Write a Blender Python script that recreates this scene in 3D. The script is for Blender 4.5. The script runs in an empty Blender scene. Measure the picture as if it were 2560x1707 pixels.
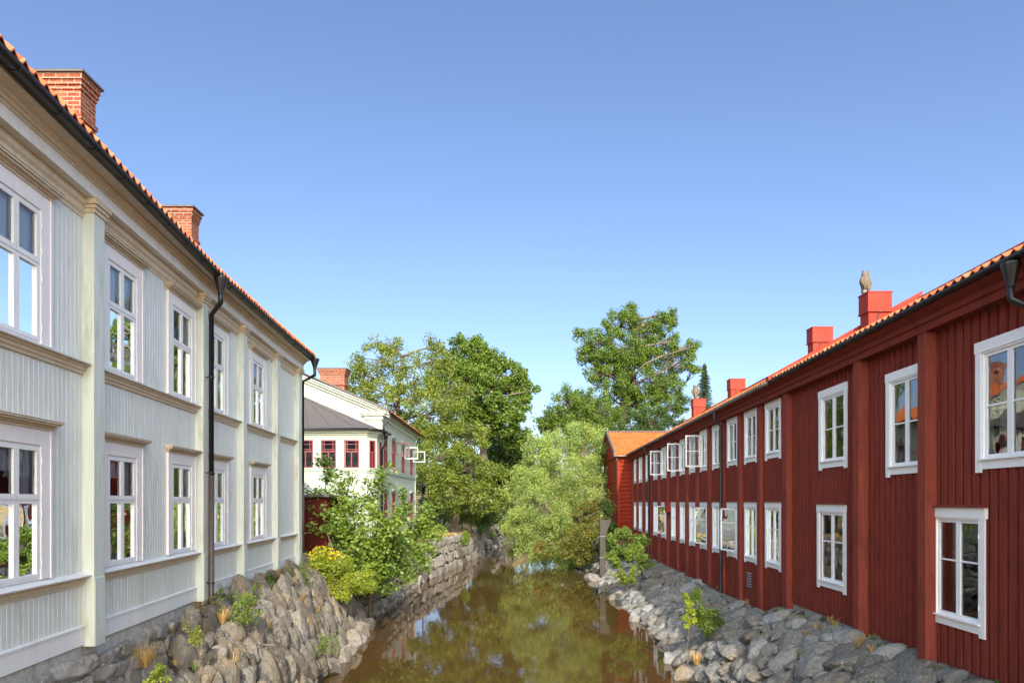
import bpy, bmesh, math, random
import numpy as np
from mathutils import Vector, Matrix
random.seed(7); RNG = np.random.default_rng(7)
C = bpy.context.scene.collection
R = math.radians
EYE = 4.8                      # camera height above the water; heights below are metres relative to the eye unless noted

# ------------------------------------------------------------------ camera, sky, sun, exposure
scn = bpy.context.scene
cam = bpy.data.cameras.new('camera'); camo = bpy.data.objects.new('camera', cam); C.objects.link(camo)
camo.location = (0, 0, EYE); camo.rotation_euler = (R(90), 0, 0)
cam.lens = 24; cam.sensor_width = 36; cam.shift_y = (1253 - 853.5) / 2560
cam.clip_start = .1; cam.clip_end = 4000
scn.camera = camo
SUN_EL, SUN_TH = 31.0, 5.5     # elevation; degrees to the right of straight behind the camera
w = bpy.data.worlds.new('World'); scn.world = w; w.use_nodes = True
nt = w.node_tree; bg = nt.nodes['Background']
sky = nt.nodes.new('ShaderNodeTexSky'); sky.sky_type = 'NISHITA'; sky.sun_disc = False
sky.sun_elevation = R(SUN_EL); sky.sun_rotation = R(180 - SUN_TH)
sky.air_density = 1.0; sky.dust_density = 1.5; sky.ozone_density = 3.2; sky.altitude = 0
# added sky gain, brighter and warmer sunward, filling shaded facades (same for every ray)
tc = nt.nodes.new('ShaderNodeTexCoord'); dt = nt.nodes.new('ShaderNodeVectorMath'); dt.operation = 'DOT_PRODUCT'
dt.inputs[1].default_value = (math.sin(R(SUN_TH)) * math.cos(R(SUN_EL)), -math.cos(R(SUN_TH)) * math.cos(R(SUN_EL)), math.sin(R(SUN_EL)))
mr = nt.nodes.new('ShaderNodeMapRange'); mr.inputs[1].default_value = -.25; mr.inputs[2].default_value = .7; mr.data_type = 'FLOAT_VECTOR'
for i_, v_ in ((7, (-.25,) * 3), (8, (.7,) * 3), (9, (.70, .68, .73)), (10, (2.5, 2.3, 1.85))): mr.inputs[i_].default_value = v_
mul = nt.nodes.new('ShaderNodeVectorMath'); mul.operation = 'MULTIPLY'
nt.links.new(tc.outputs['Generated'], dt.inputs[0]); nt.links.new(dt.outputs['Value'], mr.inputs[6]); nt.links.new(sky.outputs[0], mul.inputs[0]); nt.links.new(mr.outputs[1], mul.inputs[1])
nt.links.new(mul.outputs[0], bg.inputs[0]); bg.inputs[1].default_value = 0.15
sl = bpy.data.lights.new('sun', 'SUN'); sl.energy = 2.8; sl.angle = R(.5); sl.color = (1, .93, .82)
so = bpy.data.objects.new('sun', sl); C.objects.link(so)
sv = Vector((math.sin(R(SUN_TH)) * math.cos(R(SUN_EL)), -math.cos(R(SUN_TH)) * math.cos(R(SUN_EL)), math.sin(R(SUN_EL))))
so.rotation_euler = sv.to_track_quat('Z', 'Y').to_euler(); so.location = sv * 60
scn.view_settings.view_transform = 'Standard'; scn.view_settings.look = 'None'
scn.view_settings.gamma = 1; scn.view_settings.exposure = 1.15
scn.cycles.max_bounces = 8; scn.cycles.transparent_max_bounces = 12

# ------------------------------------------------------------------ materials
class NT:
    def __init__(s, name):
        s.m = bpy.data.materials.new(name); s.m.use_nodes = True; s.t = s.m.node_tree
        s.p = s.t.nodes['Principled BSDF']; s.out = s.t.nodes['Material Output']
    def n(s, k, **kw):
        nd = s.t.nodes.new(k)
        for a, v in kw.items():
            if a.startswith('i_'): nd.inputs[a[2:].replace('_', ' ')].default_value = v
            else: setattr(nd, a, v)
        return nd
    def l(s, a, b): s.t.links.new(a, b)
    def pos(s): return s.n('ShaderNodeNewGeometry').outputs['Position']
    def mapped(s, scale):
        mp = s.n('ShaderNodeMapping'); mp.inputs['Scale'].default_value = scale; s.l(s.pos(), mp.inputs[0]); return mp.outputs[0]
    def noise(s, scale=(1,1,1), sc=5, det=4, rough=.55):
        nz = s.n('ShaderNodeTexNoise'); nz.inputs['Scale'].default_value = sc; nz.inputs['Detail'].default_value = det
        nz.inputs['Roughness'].default_value = rough; s.l(s.mapped(scale), nz.inputs['Vector']); return nz.outputs['Fac']
    def ramp(s, fac, stops):
        r = s.n('ShaderNodeValToRGB'); e = r.color_ramp.elements
        while len(e) > len(stops): e.remove(e[-1])
        while len(e) < len(stops): e.new(.5)
        for i, (p, c) in enumerate(stops): e[i].position = p; e[i].color = (*c, 1)
        s.l(fac, r.inputs[0]); return r.outputs[0]
    def mix(s, f, a, b, mode='MIX'):
        m = s.n('ShaderNodeMix', data_type='RGBA', blend_type=mode)
        for v, i in ((f, 0), (a, 6), (b, 7)):
            if hasattr(v, 'is_output'): s.l(v, m.inputs[i])
            elif i == 0: m.inputs[0].default_value = v
            else: m.inputs[i].default_value = (*v, 1)
        return m.outputs[2]
    def bump(s, h, strength=.3, dist=.02):
        b = s.n('ShaderNodeBump'); b.inputs['Strength'].default_value = strength; b.inputs['Distance'].default_value = dist
        s.l(h, b.inputs['Height']); s.l(b.outputs[0], s.p.inputs['Normal']); return b
    def fin(s, col, rough=.6, spec=.4):
        if hasattr(col, 'is_output'): s.l(col, s.p.inputs['Base Color'])
        else: s.p.inputs['Base Color'].default_value = (*col, 1)
        s.p.inputs['Roughness'].default_value = rough; s.p.inputs['Specular IOR Level'].default_value = spec
        return s.m
def sc3(c, f): return tuple(x * f for x in c)
def paint(name, col, var=.12, rough=.5, dirt=None, streak=(3, 3, .5), bumps=.15, spec=.4):
    a = NT(name)
    f1 = a.noise(streak, 4, 5); base = a.ramp(f1, [(.3, sc3(col, 1 - var)), (.7, sc3(col, 1 + var * .5))])
    if dirt:
        f2 = a.noise((1.2, 1.2, .35), 3.1, 6, .65)
        r = a.ramp(f2, [(.52, (0, 0, 0)), (.72, (1, 1, 1))]); base = a.mix(r, base, dirt)
    a.bump(a.noise((8, 8, 2), 6, 4), bumps, .01)
    return a.fin(base, rough, spec)
M = {}
M['wall_green'] = paint('pale_green_grey_paint', (.60, .612, .585), .09, .42, (.48, .49, .42), spec=.6)
M['trim_green'] = paint('pale_green_trim', (.575, .60, .545), .12, .45, (.36, .39, .29), (5, 5, .3))
M['trim_white'] = paint('pinkish_white_trim', (.70, .69, .69), .06, .42, (.60, .58, .52))
M['mould'] = paint('bounce_tinted_moulding', (.56, .46, .34), .12, .5, (.45, .37, .26))  # beige holds the warm bounce light from below, painted into the mouldings
M['casing_pink'] = paint('pale_pink_casing', (.74, .69, .68), .06, .45)
M['sash'] = paint('pale_sash_paint', (.72, .70, .70), .05, .4)
M['red'] = paint('falu_red_boards', (.215, .043, .030), .30, .9, (.13, .030, .023), (14, 14, .5), .35, .08)
M['red_post'] = paint('weathered_red_posts', (.255, .058, .040), .28, .9, (.16, .038, .028), (14, 14, .5), .35, .08)
M['red_bright'] = paint('falu_red_logs', (.30, .038, .018), .3, .85, (.32, .042, .02), (1, 1, 6), .4, .15)
M['red_dark'] = paint('dark_red_boards', (.085, .014, .011), .2, .85, None, spec=.1)
M['white'] = paint('white_window_paint', (.86, .85, .84), .03, .4)
M['metal_red'] = paint('red_sheet_metal', (.27, .034, .020), .16, .6, (.19, .024, .015), (1, 1, 1), .05, .15)
M['house_wall'] = paint('pale_green_house_paint', (.39, .42, .355), .08, .5)
M['house_trim'] = paint('house_green_trim', (.44, .48, .38), .06, .5)
M['frame_red'] = paint('dull_red_frame', (.22, .045, .05), .1, .5)
M['dark_roof'] = paint('dark_sheet_roof', (.085, .072, .07), .15, .55, None, (1, 1, 1), .05)
M['black'] = paint('black_metal', (.008, .008, .009), .2, .45, None, (2, 2, 2), .05, .5)
M['brown_pipe'] = paint('brown_pipe', (.07, .048, .04), .2, .4, None, (2, 2, 2), .05)
M['grey_metal'] = paint('grey_metal', (.22, .21, .20), .15, .5, None, (1, 1, 1), .05)
M['concrete'] = paint('weathered_concrete', (.075, .066, .054), .3, .9, (.045, .04, .033), (2, 2, 2), .4)
M['owl'] = paint('owl_plaster', (.12, .09, .06), .35, .85, (.14, .12, .1), (12, 12, 12), .5)
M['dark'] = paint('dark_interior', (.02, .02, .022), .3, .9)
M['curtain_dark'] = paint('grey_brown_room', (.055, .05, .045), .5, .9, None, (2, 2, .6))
M['curtain'] = paint('pale_sheer_curtain', (.82, .84, .84), .08, .9, None, (14, 14, .2))
M['blind'] = paint('grey_green_blind', (.42, .46, .46), .1, .8, None, (3, 3, 3))
M['bark'] = paint('grey_bark', (.13, .105, .08), .4, .95, (.07, .055, .04), (5, 5, 1.2), .8)
M['deadwood'] = paint('pale_dead_wood', (.30, .25, .2), .3, .95, None, (5, 5, 2), .4)

def glass(name, ior, tint=(.9, .95, .95), wob=.012):
    a = NT(name); t = a.t; t.nodes.remove(a.p)
    g = a.n('ShaderNodeBsdfGlossy'); g.inputs['Roughness'].default_value = .0; g.inputs['Color'].default_value = (.95, .97, 1, 1)
    tr = a.n('ShaderNodeBsdfTransparent'); tr.inputs['Color'].default_value = (*tint, 1)
    fr = a.n('ShaderNodeFresnel'); fr.inputs['IOR'].default_value = ior
    mx = a.n('ShaderNodeMixShader')
    b = a.n('ShaderNodeBump'); b.inputs['Strength'].default_value = .35; b.inputs['Distance'].default_value = wob
    a.l(a.noise((1, 1, 1), 2.3, 1), b.inputs['Height']); a.l(b.outputs[0], g.inputs['Normal'])
    a.l(fr.outputs[0], mx.inputs[0]); a.l(tr.outputs[0], mx.inputs[1]); a.l(g.outputs[0], mx.inputs[2]); a.l(mx.outputs[0], a.out.inputs[0])
    return a.m
M['glass'] = glass('window_glass', 1.75)
M['glass_red'] = glass('red_house_glass', 2.3)

def tile_mat(name, cols, pitch=.2, course=.34):
    a = NT(name)
    sn = a.n('ShaderNodeVectorMath', operation='SNAP'); a.l(a.pos(), sn.inputs[0]); sn.inputs[1].default_value = (course, pitch, course)
    wn = a.n('ShaderNodeTexWhiteNoise'); a.l(sn.outputs[0], wn.inputs[0])
    c = a.ramp(wn.outputs['Value'], [(0, cols[0]), (.45, cols[1]), (1, cols[2])])
    d = a.ramp(a.noise((1, 1, 1), 2.2, 6, .7), [(.45, (0, 0, 0)), (.8, (.6, .6, .6))]); c = a.mix(d, c, cols[3])
    a.bump(a.noise((1, 1, 1), 30, 3), .2, .01); return a.fin(c, .8, .2)
M['tile_old'] = tile_mat('old_clay_tiles', [(.36, .085, .028), (.46, .125, .045), (.54, .18, .075), (.18, .085, .05)])
M['tile_new'] = tile_mat('orange_clay_tiles', [(.44, .10, .022), (.50, .13, .03), (.55, .16, .045), (.30, .10, .045)])

def brick_mat():
    a = NT('old_red_brick'); sp = a.n('ShaderNodeSeparateXYZ'); a.l(a.pos(), sp.inputs[0])
    ad = a.n('ShaderNodeMath', operation='ADD'); a.l(sp.outputs[0], ad.inputs[0]); a.l(sp.outputs[1], ad.inputs[1])
    cb = a.n('ShaderNodeCombineXYZ'); a.l(ad.outputs[0], cb.inputs[0]); a.l(sp.outputs[2], cb.inputs[1])
    b = a.n('ShaderNodeTexBrick'); a.l(cb.outputs[0], b.inputs['Vector']); b.inputs['Scale'].default_value = 1
    b.inputs['Color1'].default_value = (.22, .055, .028, 1); b.inputs['Color2'].default_value = (.13, .03, .02, 1); b.inputs['Mortar'].default_value = (.30, .23, .18, 1)
    b.inputs['Brick Width'].default_value = .27; b.inputs['Row Height'].default_value = .092; b.inputs['Mortar Size'].default_value = .011; b.inputs['Bias'].default_value = -.1
    d = a.ramp(a.noise((1, 1, 1), 6, 5), [(.45, (0, 0, 0)), (.75, (.8, .8, .8))]); c = a.mix(d, b.outputs['Color'], (.27, .12, .065))
    bb = a.bump(b.outputs['Fac'], .6, .012); bb.invert = True
    return a.fin(c, .9, .2)
M['brick'] = brick_mat()

def stone_mat(name, stops, warm, big=1.4, moss=(.10, .10, .03), fine=.55):
    a = NT(name); g = a.n('ShaderNodeNewGeometry')
    c = a.ramp(g.outputs['Random Per Island'], [(i / (len(stops) - 1), s) for i, s in enumerate(stops)])
    n1 = a.noise((1, 1, 1), 9, 8, .7)
    c = a.mix(.75, c, a.ramp(n1, [(.3, (.35, .35, .35)), (.5, (.85, .85, .85)), (.72, (1.35, 1.3, 1.25))]), 'MULTIPLY')
    d = a.ramp(a.noise((1, 1, 1), big, 5, .6), [(.48, (0, 0, 0)), (.68, (.8, .8, .8))]); c = a.mix(d, c, warm)
    sp = a.ramp(a.noise((1, 1, 1), 26, 3, .6), [(.60, (0, 0, 0)), (.68, (.7, .7, .7))]); c = a.mix(sp, c, sc3(stops[-1], 1.35))
    ms = a.ramp(a.noise((1, 1, 1), 2.3, 6, .7), [(.60, (0, 0, 0)), (.70, (.75, .75, .75))]); c = a.mix(ms, c, moss)
    h = a.noise((1, 1, .45), 7, 10, .72); b1 = a.bump(h, 1.0, .09)
    return a.fin(c, .9, .2)
M['stone_brown'] = stone_mat('brown_grey_rock', [(.10, .088, .072), (.19, .172, .148), (.15, .132, .11), (.28, .26, .23)], (.22, .16, .09))
M['stone_grey'] = stone_mat('blue_grey_rock', [(.15, .145, .135), (.25, .25, .235), (.2, .185, .16), (.38, .38, .36)], (.22, .18, .13))
M['stone_wall'] = stone_mat('grey_wall_stone', [(.17, .155, .135), (.29, .27, .235), (.22, .2, .17), (.38, .355, .31)], (.32, .25, .18))
M['stone_found'] = stone_mat('mortared_foundation', [(.26, .24, .22), (.38, .36, .33), (.31, .28, .25), (.45, .43, .41)], (.24, .2, .17))
M['mortar'] = paint('grey_mortar', (.40, .385, .35), .25, .95, (.16, .15, .13), (4, 4, 4), .6)
M['gravel'] = paint('grey_gravel_fill', (.19, .18, .16), .4, .98, (.12, .115, .09), (9, 9, 9), .8)
M['rubble_dark'] = paint('dark_earth_between_rocks', (.05, .042, .033), .5, .98, (.09, .07, .04), (4, 4, 4), .6)

def ground_mat():
    a = NT('dry_ground')
    c = a.ramp(a.noise((1, 1, 1), 1.2, 8, .65), [(.3, (.10, .085, .035)), (.5, (.26, .19, .09)), (.7, (.36, .26, .13))])
    d = a.ramp(a.noise((1, 1, 1), .15, 4), [(.5, (0, 0, 0)), (.65, (1, 1, 1))]); c = a.mix(d, c, (.07, .085, .025))
    sp = a.n('ShaderNodeSeparateXYZ'); a.l(a.pos(), sp.inputs[0])
    mr = a.n('ShaderNodeMapRange'); a.l(sp.outputs[2], mr.inputs[0]); mr.inputs[1].default_value = .3; mr.inputs[2].default_value = 1.2
    c = a.mix(mr.outputs[0], (.055, .045, .03), c)
    a.bump(a.noise((1, 1, 1), 12, 6), .5, .05); return a.fin(c, .95, .1)
M['ground'] = ground_mat()

def leaf_mat(name, stops, trans=.35, tcol=None, rough=.45):
    a = NT(name); g = a.n('ShaderNodeNewGeometry')
    c = a.ramp(g.outputs['Random Per Island'], [(i / (len(stops) - 1), s) for i, s in enumerate(stops)])
    v = a.ramp(a.noise((1, 1, 1), .7, 3), [(.35, (.75, .8, .8)), (.65, (1.2, 1.15, 1.0))]); c = a.mix(1, c, v, 'MULTIPLY')
    a.fin(c, rough, .35)
    tl = a.n('ShaderNodeBsdfTranslucent'); cc = a.mix(1, c, (1.5, 1.6, .6), 'MULTIPLY'); a.l(cc, tl.inputs[0])
    mx = a.n('ShaderNodeMixShader'); mx.inputs[0].default_value = trans
    a.l(a.p.outputs[0], mx.inputs[1]); a.l(tl.outputs[0], mx.inputs[2]); a.l(mx.outputs[0], a.out.inputs[0]); return a.m
M['leaf_mid'] = leaf_mat('mid_green_leaves', [(.07, .125, .018), (.105, .17, .026), (.14, .20, .035), (.09, .14, .02)])
M['leaf_yellow'] = leaf_mat('yellow_green_leaves', [(.09, .14, .02), (.14, .19, .028), (.19, .225, .038), (.16, .17, .035)])
M['leaf_dark'] = leaf_mat('dark_green_leaves', [(.04, .08, .018), (.06, .105, .024), (.085, .13, .028)])
M['leaf_bright'] = leaf_mat('bright_green_leaves', [(.12, .19, .03), (.17, .25, .045), (.21, .28, .05), (.09, .16, .03)])
M['leaf_willow'] = leaf_mat('silvery_willow_leaves', [(.18, .25, .06), (.25, .32, .09), (.33, .39, .14), (.20, .26, .06)])
M['leaf_rust'] = leaf_mat('rusty_green_leaves', [(.09, .13, .025), (.15, .19, .04), (.13, .17, .03), (.36, .16, .04)])
M['leaf_lime'] = leaf_mat('lime_leaves', [(.22, .27, .03), (.30, .34, .04), (.18, .25, .03)])
M['petal'] = leaf_mat('yellow_petals', [(.60, .45, .02), (.70, .55, .03)], .2)
M['needle'] = leaf_mat('spruce_needles', [(.025, .05, .022), (.035, .065, .028), (.05, .08, .03)], .1)
M['straw'] = leaf_mat('dry_straw', [(.42, .28, .12), (.52, .36, .17), (.35, .22, .09)], .25)

def water_mat():
    a = NT('murky_river_water')
    c = a.ramp(a.noise((.25, .12, 1), 1.5, 3), [(.3, (.058, .033, .010)), (.7, (.078, .044, .014))])
    a.fin(c, .03, .5); a.p.inputs['IOR'].default_value = 1.33; a.p.inputs['Specular IOR Level'].default_value = .75
    n1 = a.noise((1, .55, 1), 3.2, 4, .5); a.bump(n1, .06, .03)
    return a.m
M['water'] = water_mat()

# ------------------------------------------------------------------ mesh helpers
class MB:
    def __init__(s): s.v = []; s.f = []
    def add(s, vs, fs):
        o = len(s.v); s.v += [tuple(v) for v in vs]; s.f += [tuple(i + o for i in f) for f in fs]; return s
    def box(s, x0, x1, y0, y1, z0, z1, fn=None):
        vs = [(x, y, z) for z in (z0, z1) for y in (y0, y1) for x in (x0, x1)]
        if fn: vs = [fn(*v) for v in vs]
        return s.add(vs, [(0, 2, 3, 1), (4, 5, 7, 6), (0, 1, 5, 4), (2, 6, 7, 3), (0, 4, 6, 2), (1, 3, 7, 5)])
    def sweep(s, prof, us, fn, cap=True):          # closed profile (n, z) swept along u
        k = len(prof); vs = []
        for u in us: vs += [fn(u, n, z) for n, z in prof]
        fs = []
        for i in range(len(us) - 1):
            for j in range(k):
                a, b = i * k + j, i * k + (j + 1) % k; fs.append((a, a + k, b + k, b))
        if cap: fs += [tuple(range(k)), tuple(range((len(us) - 1) * k, len(us) * k))[::-1]]
        return s.add(vs, fs)
    def tube(s, pts, rad, seg=8, cap=True):
        pts = [Vector(p) for p in pts]; n = len(pts)
        rad = rad if isinstance(rad, (list, tuple)) else [rad] * n
        vs = []; up = None
        for i, p in enumerate(pts):
            d = (pts[min(i + 1, n - 1)] - pts[max(i - 1, 0)]).normalized()
            if up is None: up = Vector((0, 0, 1)) if abs(d.z) < .9 else Vector((1, 0, 0))
            x = d.cross(up)
            if x.length < 1e-4: x = d.cross(Vector((0, 1, 0)))
            x.normalize(); y = d.cross(x); up = y.cross(d) if False else up
            vs += [p + (x * math.cos(t) + y * math.sin(t)) * rad[i] for t in [2 * math.pi * k / seg for k in range(seg)]]
        fs = [(i * seg + k, i * seg + (k + 1) % seg, (i + 1) * seg + (k + 1) % seg, (i + 1) * seg + k) for i in range(n - 1) for k in range(seg)]
        if cap: fs += [tuple(range(seg))[::-1], tuple(range((n - 1) * seg, n * seg))]
        return s.add(vs, fs)
    def mesh(s, name, mat, loc=(0, 0, 0), smooth=False):
        me = bpy.data.meshes.new(name); l = Vector(loc)
        me.from_pydata([tuple(Vector(v) - l) for v in s.v], [], s.f); me.update()
        bm = bmesh.new(); bm.from_mesh(me); bmesh.ops.recalc_face_normals(bm, faces=bm.faces); bm.to_mesh(me); bm.free()
        if mat: me.materials.append(M[mat] if isinstance(mat, str) else mat)
        if smooth: me.polygons.foreach_set('use_smooth', [True] * len(me.polygons))
        return me
def wloc(o):
    l = Vector(o.location)
    while o.parent: o = o.parent; l += o.location
    return l
def obj(name, mb, mat, parent=None, smooth=False, loc=None):
    """mb holds world coordinates"""
    if loc is None: loc = wloc(parent) if parent else Vector((0, 0, 0))
    me = mb.mesh(name, mat, loc, smooth)
    o = bpy.data.objects.new(name, me); C.objects.link(o)
    if parent: o.parent = parent; o.location = Vector(loc) - wloc(parent)
    else: o.location = loc
    return o
def lobj(name, mb, mat, parent, smooth=False):
    """mb holds coordinates local to parent"""
    o = bpy.data.objects.new(name, mb.mesh(name, mat, (0, 0, 0), smooth)); C.objects.link(o); o.parent = parent; return o
def tag(o, label, cat=None, group=None, kind=None):
    if label: o['label'] = label
    if cat: o['category'] = cat
    if group: o['group'] = group
    if kind: o['kind'] = kind
    return o
def thing(name, label, cat, loc, group=None):
    o = bpy.data.objects.new(name, None); C.objects.link(o); o.location = loc; o.empty_display_size = .3
    return tag(o, label, cat, group)
def copy_tree(o, parent):
    c = o.copy(); C.objects.link(c); c.parent = parent
    for ch in [x for x in bpy.data.objects if x.parent == o]: copy_tree(ch, c)
    return c
def np_mesh(name, V, F, mat, loc=(0, 0, 0), smooth=False):
    """V (n,3), F (m,k) numpy, all faces k-gons"""
    V = np.asarray(V, np.float32) - np.asarray(loc, np.float32); F = np.asarray(F, np.int32); m, k = F.shape
    me = bpy.data.meshes.new(name); me.vertices.add(len(V)); me.vertices.foreach_set('co', V.ravel())
    me.loops.add(m * k); me.loops.foreach_set('vertex_index', F.ravel())
    me.polygons.add(m); me.polygons.foreach_set('loop_start', np.arange(m, dtype=np.int32) * k)
    me.polygons.foreach_set('use_smooth', np.full(m, smooth)); me.update(calc_edges=True); me.validate()
    me.materials.append(M[mat]); return me
def np_obj(name, V, F, mat, parent=None, loc=(0, 0, 0), smooth=False):
    if parent: loc = wloc(parent)
    o = bpy.data.objects.new(name, np_mesh(name, V, F, mat, loc, smooth)); C.objects.link(o)
    if parent: o.parent = parent
    else: o.location = loc
    return o
def interp(t, y): 
    xs = [a for a, b in t]; ys = [b for a, b in t]
    return float(np.interp(y, xs, ys))

# ------------------------------------------------------------------ plan of the place (metres, Y away from the camera)
XLT = [(-4, -4.93), (9.81, -6.17), (14.18, -6.58), (16.8, -6.77), (19.9, -7.0), (22.6, -7.11), (40, -8.0)]
XL = lambda y: interp(XLT, y)
WL = lambda u, n, z: (XL(u) + n, u, z + EYE)
XR = lambda y: 7.0 + .034 * y
WR = lambda u, n, z: (XR(u) - n, u, z + EYE)
EL = [(-20, -4.2), (5, -4.4), (12, -4.6), (17.9, -4.93), (22, -5.28), (25.8, -5.5), (29, -5.9), (31, -5.5), (40.2, -5.5), (53, -3.7), (62.7, -2.4), (66, -2.6), (77.6, -.55), (95, 2.5), (120, 12), (200, 60)]
ER = [(-20, 4.5), (17.9, 4.73), (25.8, 5.0), (29.9, 5.03), (38.2, 5.2), (45, 5.6), (49, 4.6), (54, 2.6), (60, 1.7), (70, 1.9), (78, 3.2), (100, 12), (120, 26), (200, 80)]
edgeL = lambda y: interp(EL, y); edgeR = lambda y: interp(ER, y)
def ss(t): t = min(1, max(0, t)); return t * t * (3 - 2 * t)
TOPL = [(-20, .5), (9, .5), (11, .9), (15, 2.0), (24, 2.1), (28, 2.3), (50, 2.35), (62, 2.2), (70, 2.9), (78, 3.4), (86, 4.7), (120, 5.5)]
TOPR = [(-20, 1.95), (17.5, 1.9), (19.5, 1.38), (46, 1.3), (50, .7), (58, .7), (66, 1.5), (80, 2.6), (120, 5)]
def land(x, y):
    l, r = edgeL(y), edgeR(y)
    if l < x < r: return max(-1.3, -.25 - min(x - l, r - x) * .7)
    if x <= l:
        d = l - x; top = interp(TOPL, y); wd = interp([(5, 1.4), (24, 1.5), (28, .9), (60, .9), (64, 2.0), (120, 6)], y)
    else:
        d = x - r; top = interp(TOPR, y); wd = interp([(5, 2.4), (48, 2.6), (60, 3), (120, 8)], y)
    z = -.25 + (top + .2) * ss(d / wd) if d < wd else top - .05
    far = math.hypot(x, y - 30)
    return z + max(0, far - 90) * .035 + (0 if far < 60 else .4 * math.sin(x * .05) * math.cos(y * .04))
def axis(*seg):
    out = []
    for a, b, st in seg: out += list(np.arange(a, b, st))
    return out + [seg[-1][1]]
gx = axis((-600, -100, 50), (-100, -20, 8), (-20, -12, 1), (-12, 14, .4), (14, 24, 1), (24, 104, 8), (104, 604, 50))
gy = axis((-60, -4, 4), (-4, 90, .8), (90, 150, 4), (150, 900, 30))
V = [(x, y, land(x, y)) for y in gy for x in gx]; nx = len(gx)
F = [(j * nx + i, j * nx + i + 1, (j + 1) * nx + i + 1, (j + 1) * nx + i) for j in range(len(gy) - 1) for i in range(nx - 1)]
o = np_obj('ground', V, F, 'ground', smooth=True); tag(o, 'dry river bank and ground behind the houses', kind='structure')
wm = MB(); wx = axis((-14, 60, 4)); wy = axis((-30, 140, 5))
V = [(x, y, 0) for y in wy for x in wx]; nx = len(wx)
F = [(j * nx + i, j * nx + i + 1, (j + 1) * nx + i + 1, (j + 1) * nx + i) for j in range(len(wy) - 1) for i in range(nx - 1)]
o = np_obj('river_water', V, F, 'water'); tag(o, 'still brown river between the two banks', kind='structure')

# ------------------------------------------------------------------ shared building helpers
def urange(a, b, step=1.0):
    n = max(1, int(round((b - a) / step))); return [a + (b - a) * i / n for i in range(n + 1)]
def boards(mb, u0, u1, z0, z1, holes, period, prof, fn, ztop=None):
    """vertical boarding with real relief; holes = (u0,u1,z0,z1)"""
    n = int(math.ceil((u1 - u0) / period))
    pts = []
    for i in range(n):
        for du, d in prof: 
            u = u0 + (i + du) * period
            if u <= u1: pts.append((u, d))
    pts.append((u1, prof[0][1]))
    for (a, da), (b, db) in zip(pts[:-1], pts[1:]):
        m = (a + b) / 2; zz = [(z0, z1)]
        for h in holes:
            if h[0] < m < h[1]:
                nz = []
                for p, q in zz:
                    if h[3] <= p or h[2] >= q: nz.append((p, q)); continue
                    if h[2] > p: nz.append((p, h[2]))
                    if h[3] < q: nz.append((h[3], q))
                zz = nz
        for p, q in zz:
            mb.add([fn(a, da, p), fn(b, db, p), fn(b, db, q), fn(a, da, q)], [(0, 1, 2, 3)])
def pantiles(mb, u0, u1, n0, z0, slope, run, fn, pitch=.2, course=.34, amp=.035, step=.03, dz=lambda u: 0, seg=8):
    """rows of wavy tiles; each course lifts at its lower edge"""
    nu = int((u1 - u0) / pitch * seg); nc = int(run / course) + 1
    L = math.sqrt(1 + slope * slope); rows = []
    for c in range(nc):
        a, b = c * course, min(run, (c + 1) * course)
        if b <= a: break
        rows += [(a, step * 1.0, True), (b + .02, 0.0, False)]
    wv = []
    for i in range(nu + 1):
        t = (i % seg) / seg
        wv.append(amp * (math.cos(2 * math.pi * t) * .5 + .5) ** 1.3 + (.012 if t < .12 else 0))
    V = []; F = []
    jit = [random.uniform(-.006, .006) for _ in range(nu // seg + 2)]
    for r_, lift, _ in rows:
        for i in range(nu + 1):
            u = u0 + (u1 - u0) * i / nu; h = wv[i] + lift + jit[i // seg]
            V.append(fn(u, n0 - r_ - h * slope / L * -1 * 0, z0 + r_ * slope + h * L * .9 + dz(u)))
    k = nu + 1
    for j in range(len(rows) - 1):
        for i in range(nu): F.append((j * k + i, j * k + i + 1, (j + 1) * k + i + 1, (j + 1) * k + i))
    # front thickness at the eave
    o = len(V)
    for i in range(nu + 1):
        u = u0 + (u1 - u0) * i / nu; x, y, z = V[i]; V.append((x, y, z - .022))
    for i in range(nu): F.append((i, i + 1, o + i + 1, o + i))
    mb.add(V, F)
def gutter(mb, us, n, zb, r, fn, dz=lambda u: 0):
    prof = [(n + r * math.cos(t), r * (1 + math.sin(t))) for t in [math.pi + math.pi * k / 8 for k in range(9)]]
    prof += [(n + (r - .012) * math.cos(t), r * (1 + math.sin(t)) + .01) for t in [2 * math.pi - math.pi * k / 8 for k in range(9)]]
    mb.sweep(prof, us, lambda u, nn, z: fn(u, nn, zb + z + dz(u)))
    for u in us:      # brackets
        mb.sweep([(nn + (.006 if nn > n else -.006), z - .008) for nn, z in prof[:9]] + [(nn, z) for nn, z in prof[8::-1]], [u - .015, u + .015], lambda uu, nn, z: fn(uu, nn, zb + z + dz(u)))

# ================================================================== LEFT HOUSE
LB = (XL(22.6), 22.6, 2.6)
left = thing('wooden_house', 'long pale grey-green two-storey wooden house with pilasters on the left bank', 'house', LB)
WINL = [4.6, 8.28, 10.97, 13.42, 15.36, 18.5]; PILL = [(5.9, 6.2), (9.8, 10.1), (14.18, 14.45), (16.8, 17.06), (19.9, 20.16), (22.22, 22.55)]
ZU, ZLo, HW = 2.02, -1.0, 1.72
U0, U1 = -3.0, 22.6
mb = MB(); holes = [(c - .49, c + .49, z, z + HW) for c in WINL for z in (ZU, ZLo)]
boards(mb, U0, U1, -1.85, 4.4, holes, .105, [(0, -.008), (.06, 0), (.94, 0)], WL)
mb.add([WL(U1, 0, -2.1), (XL(U1) - 8.4, U1 + .6, EYE - 2.1), (XL(U1) - 8.4, U1 + .6, EYE + 4.4), WL(U1, 0, 4.4)], [(0, 1, 2, 3)])
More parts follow.
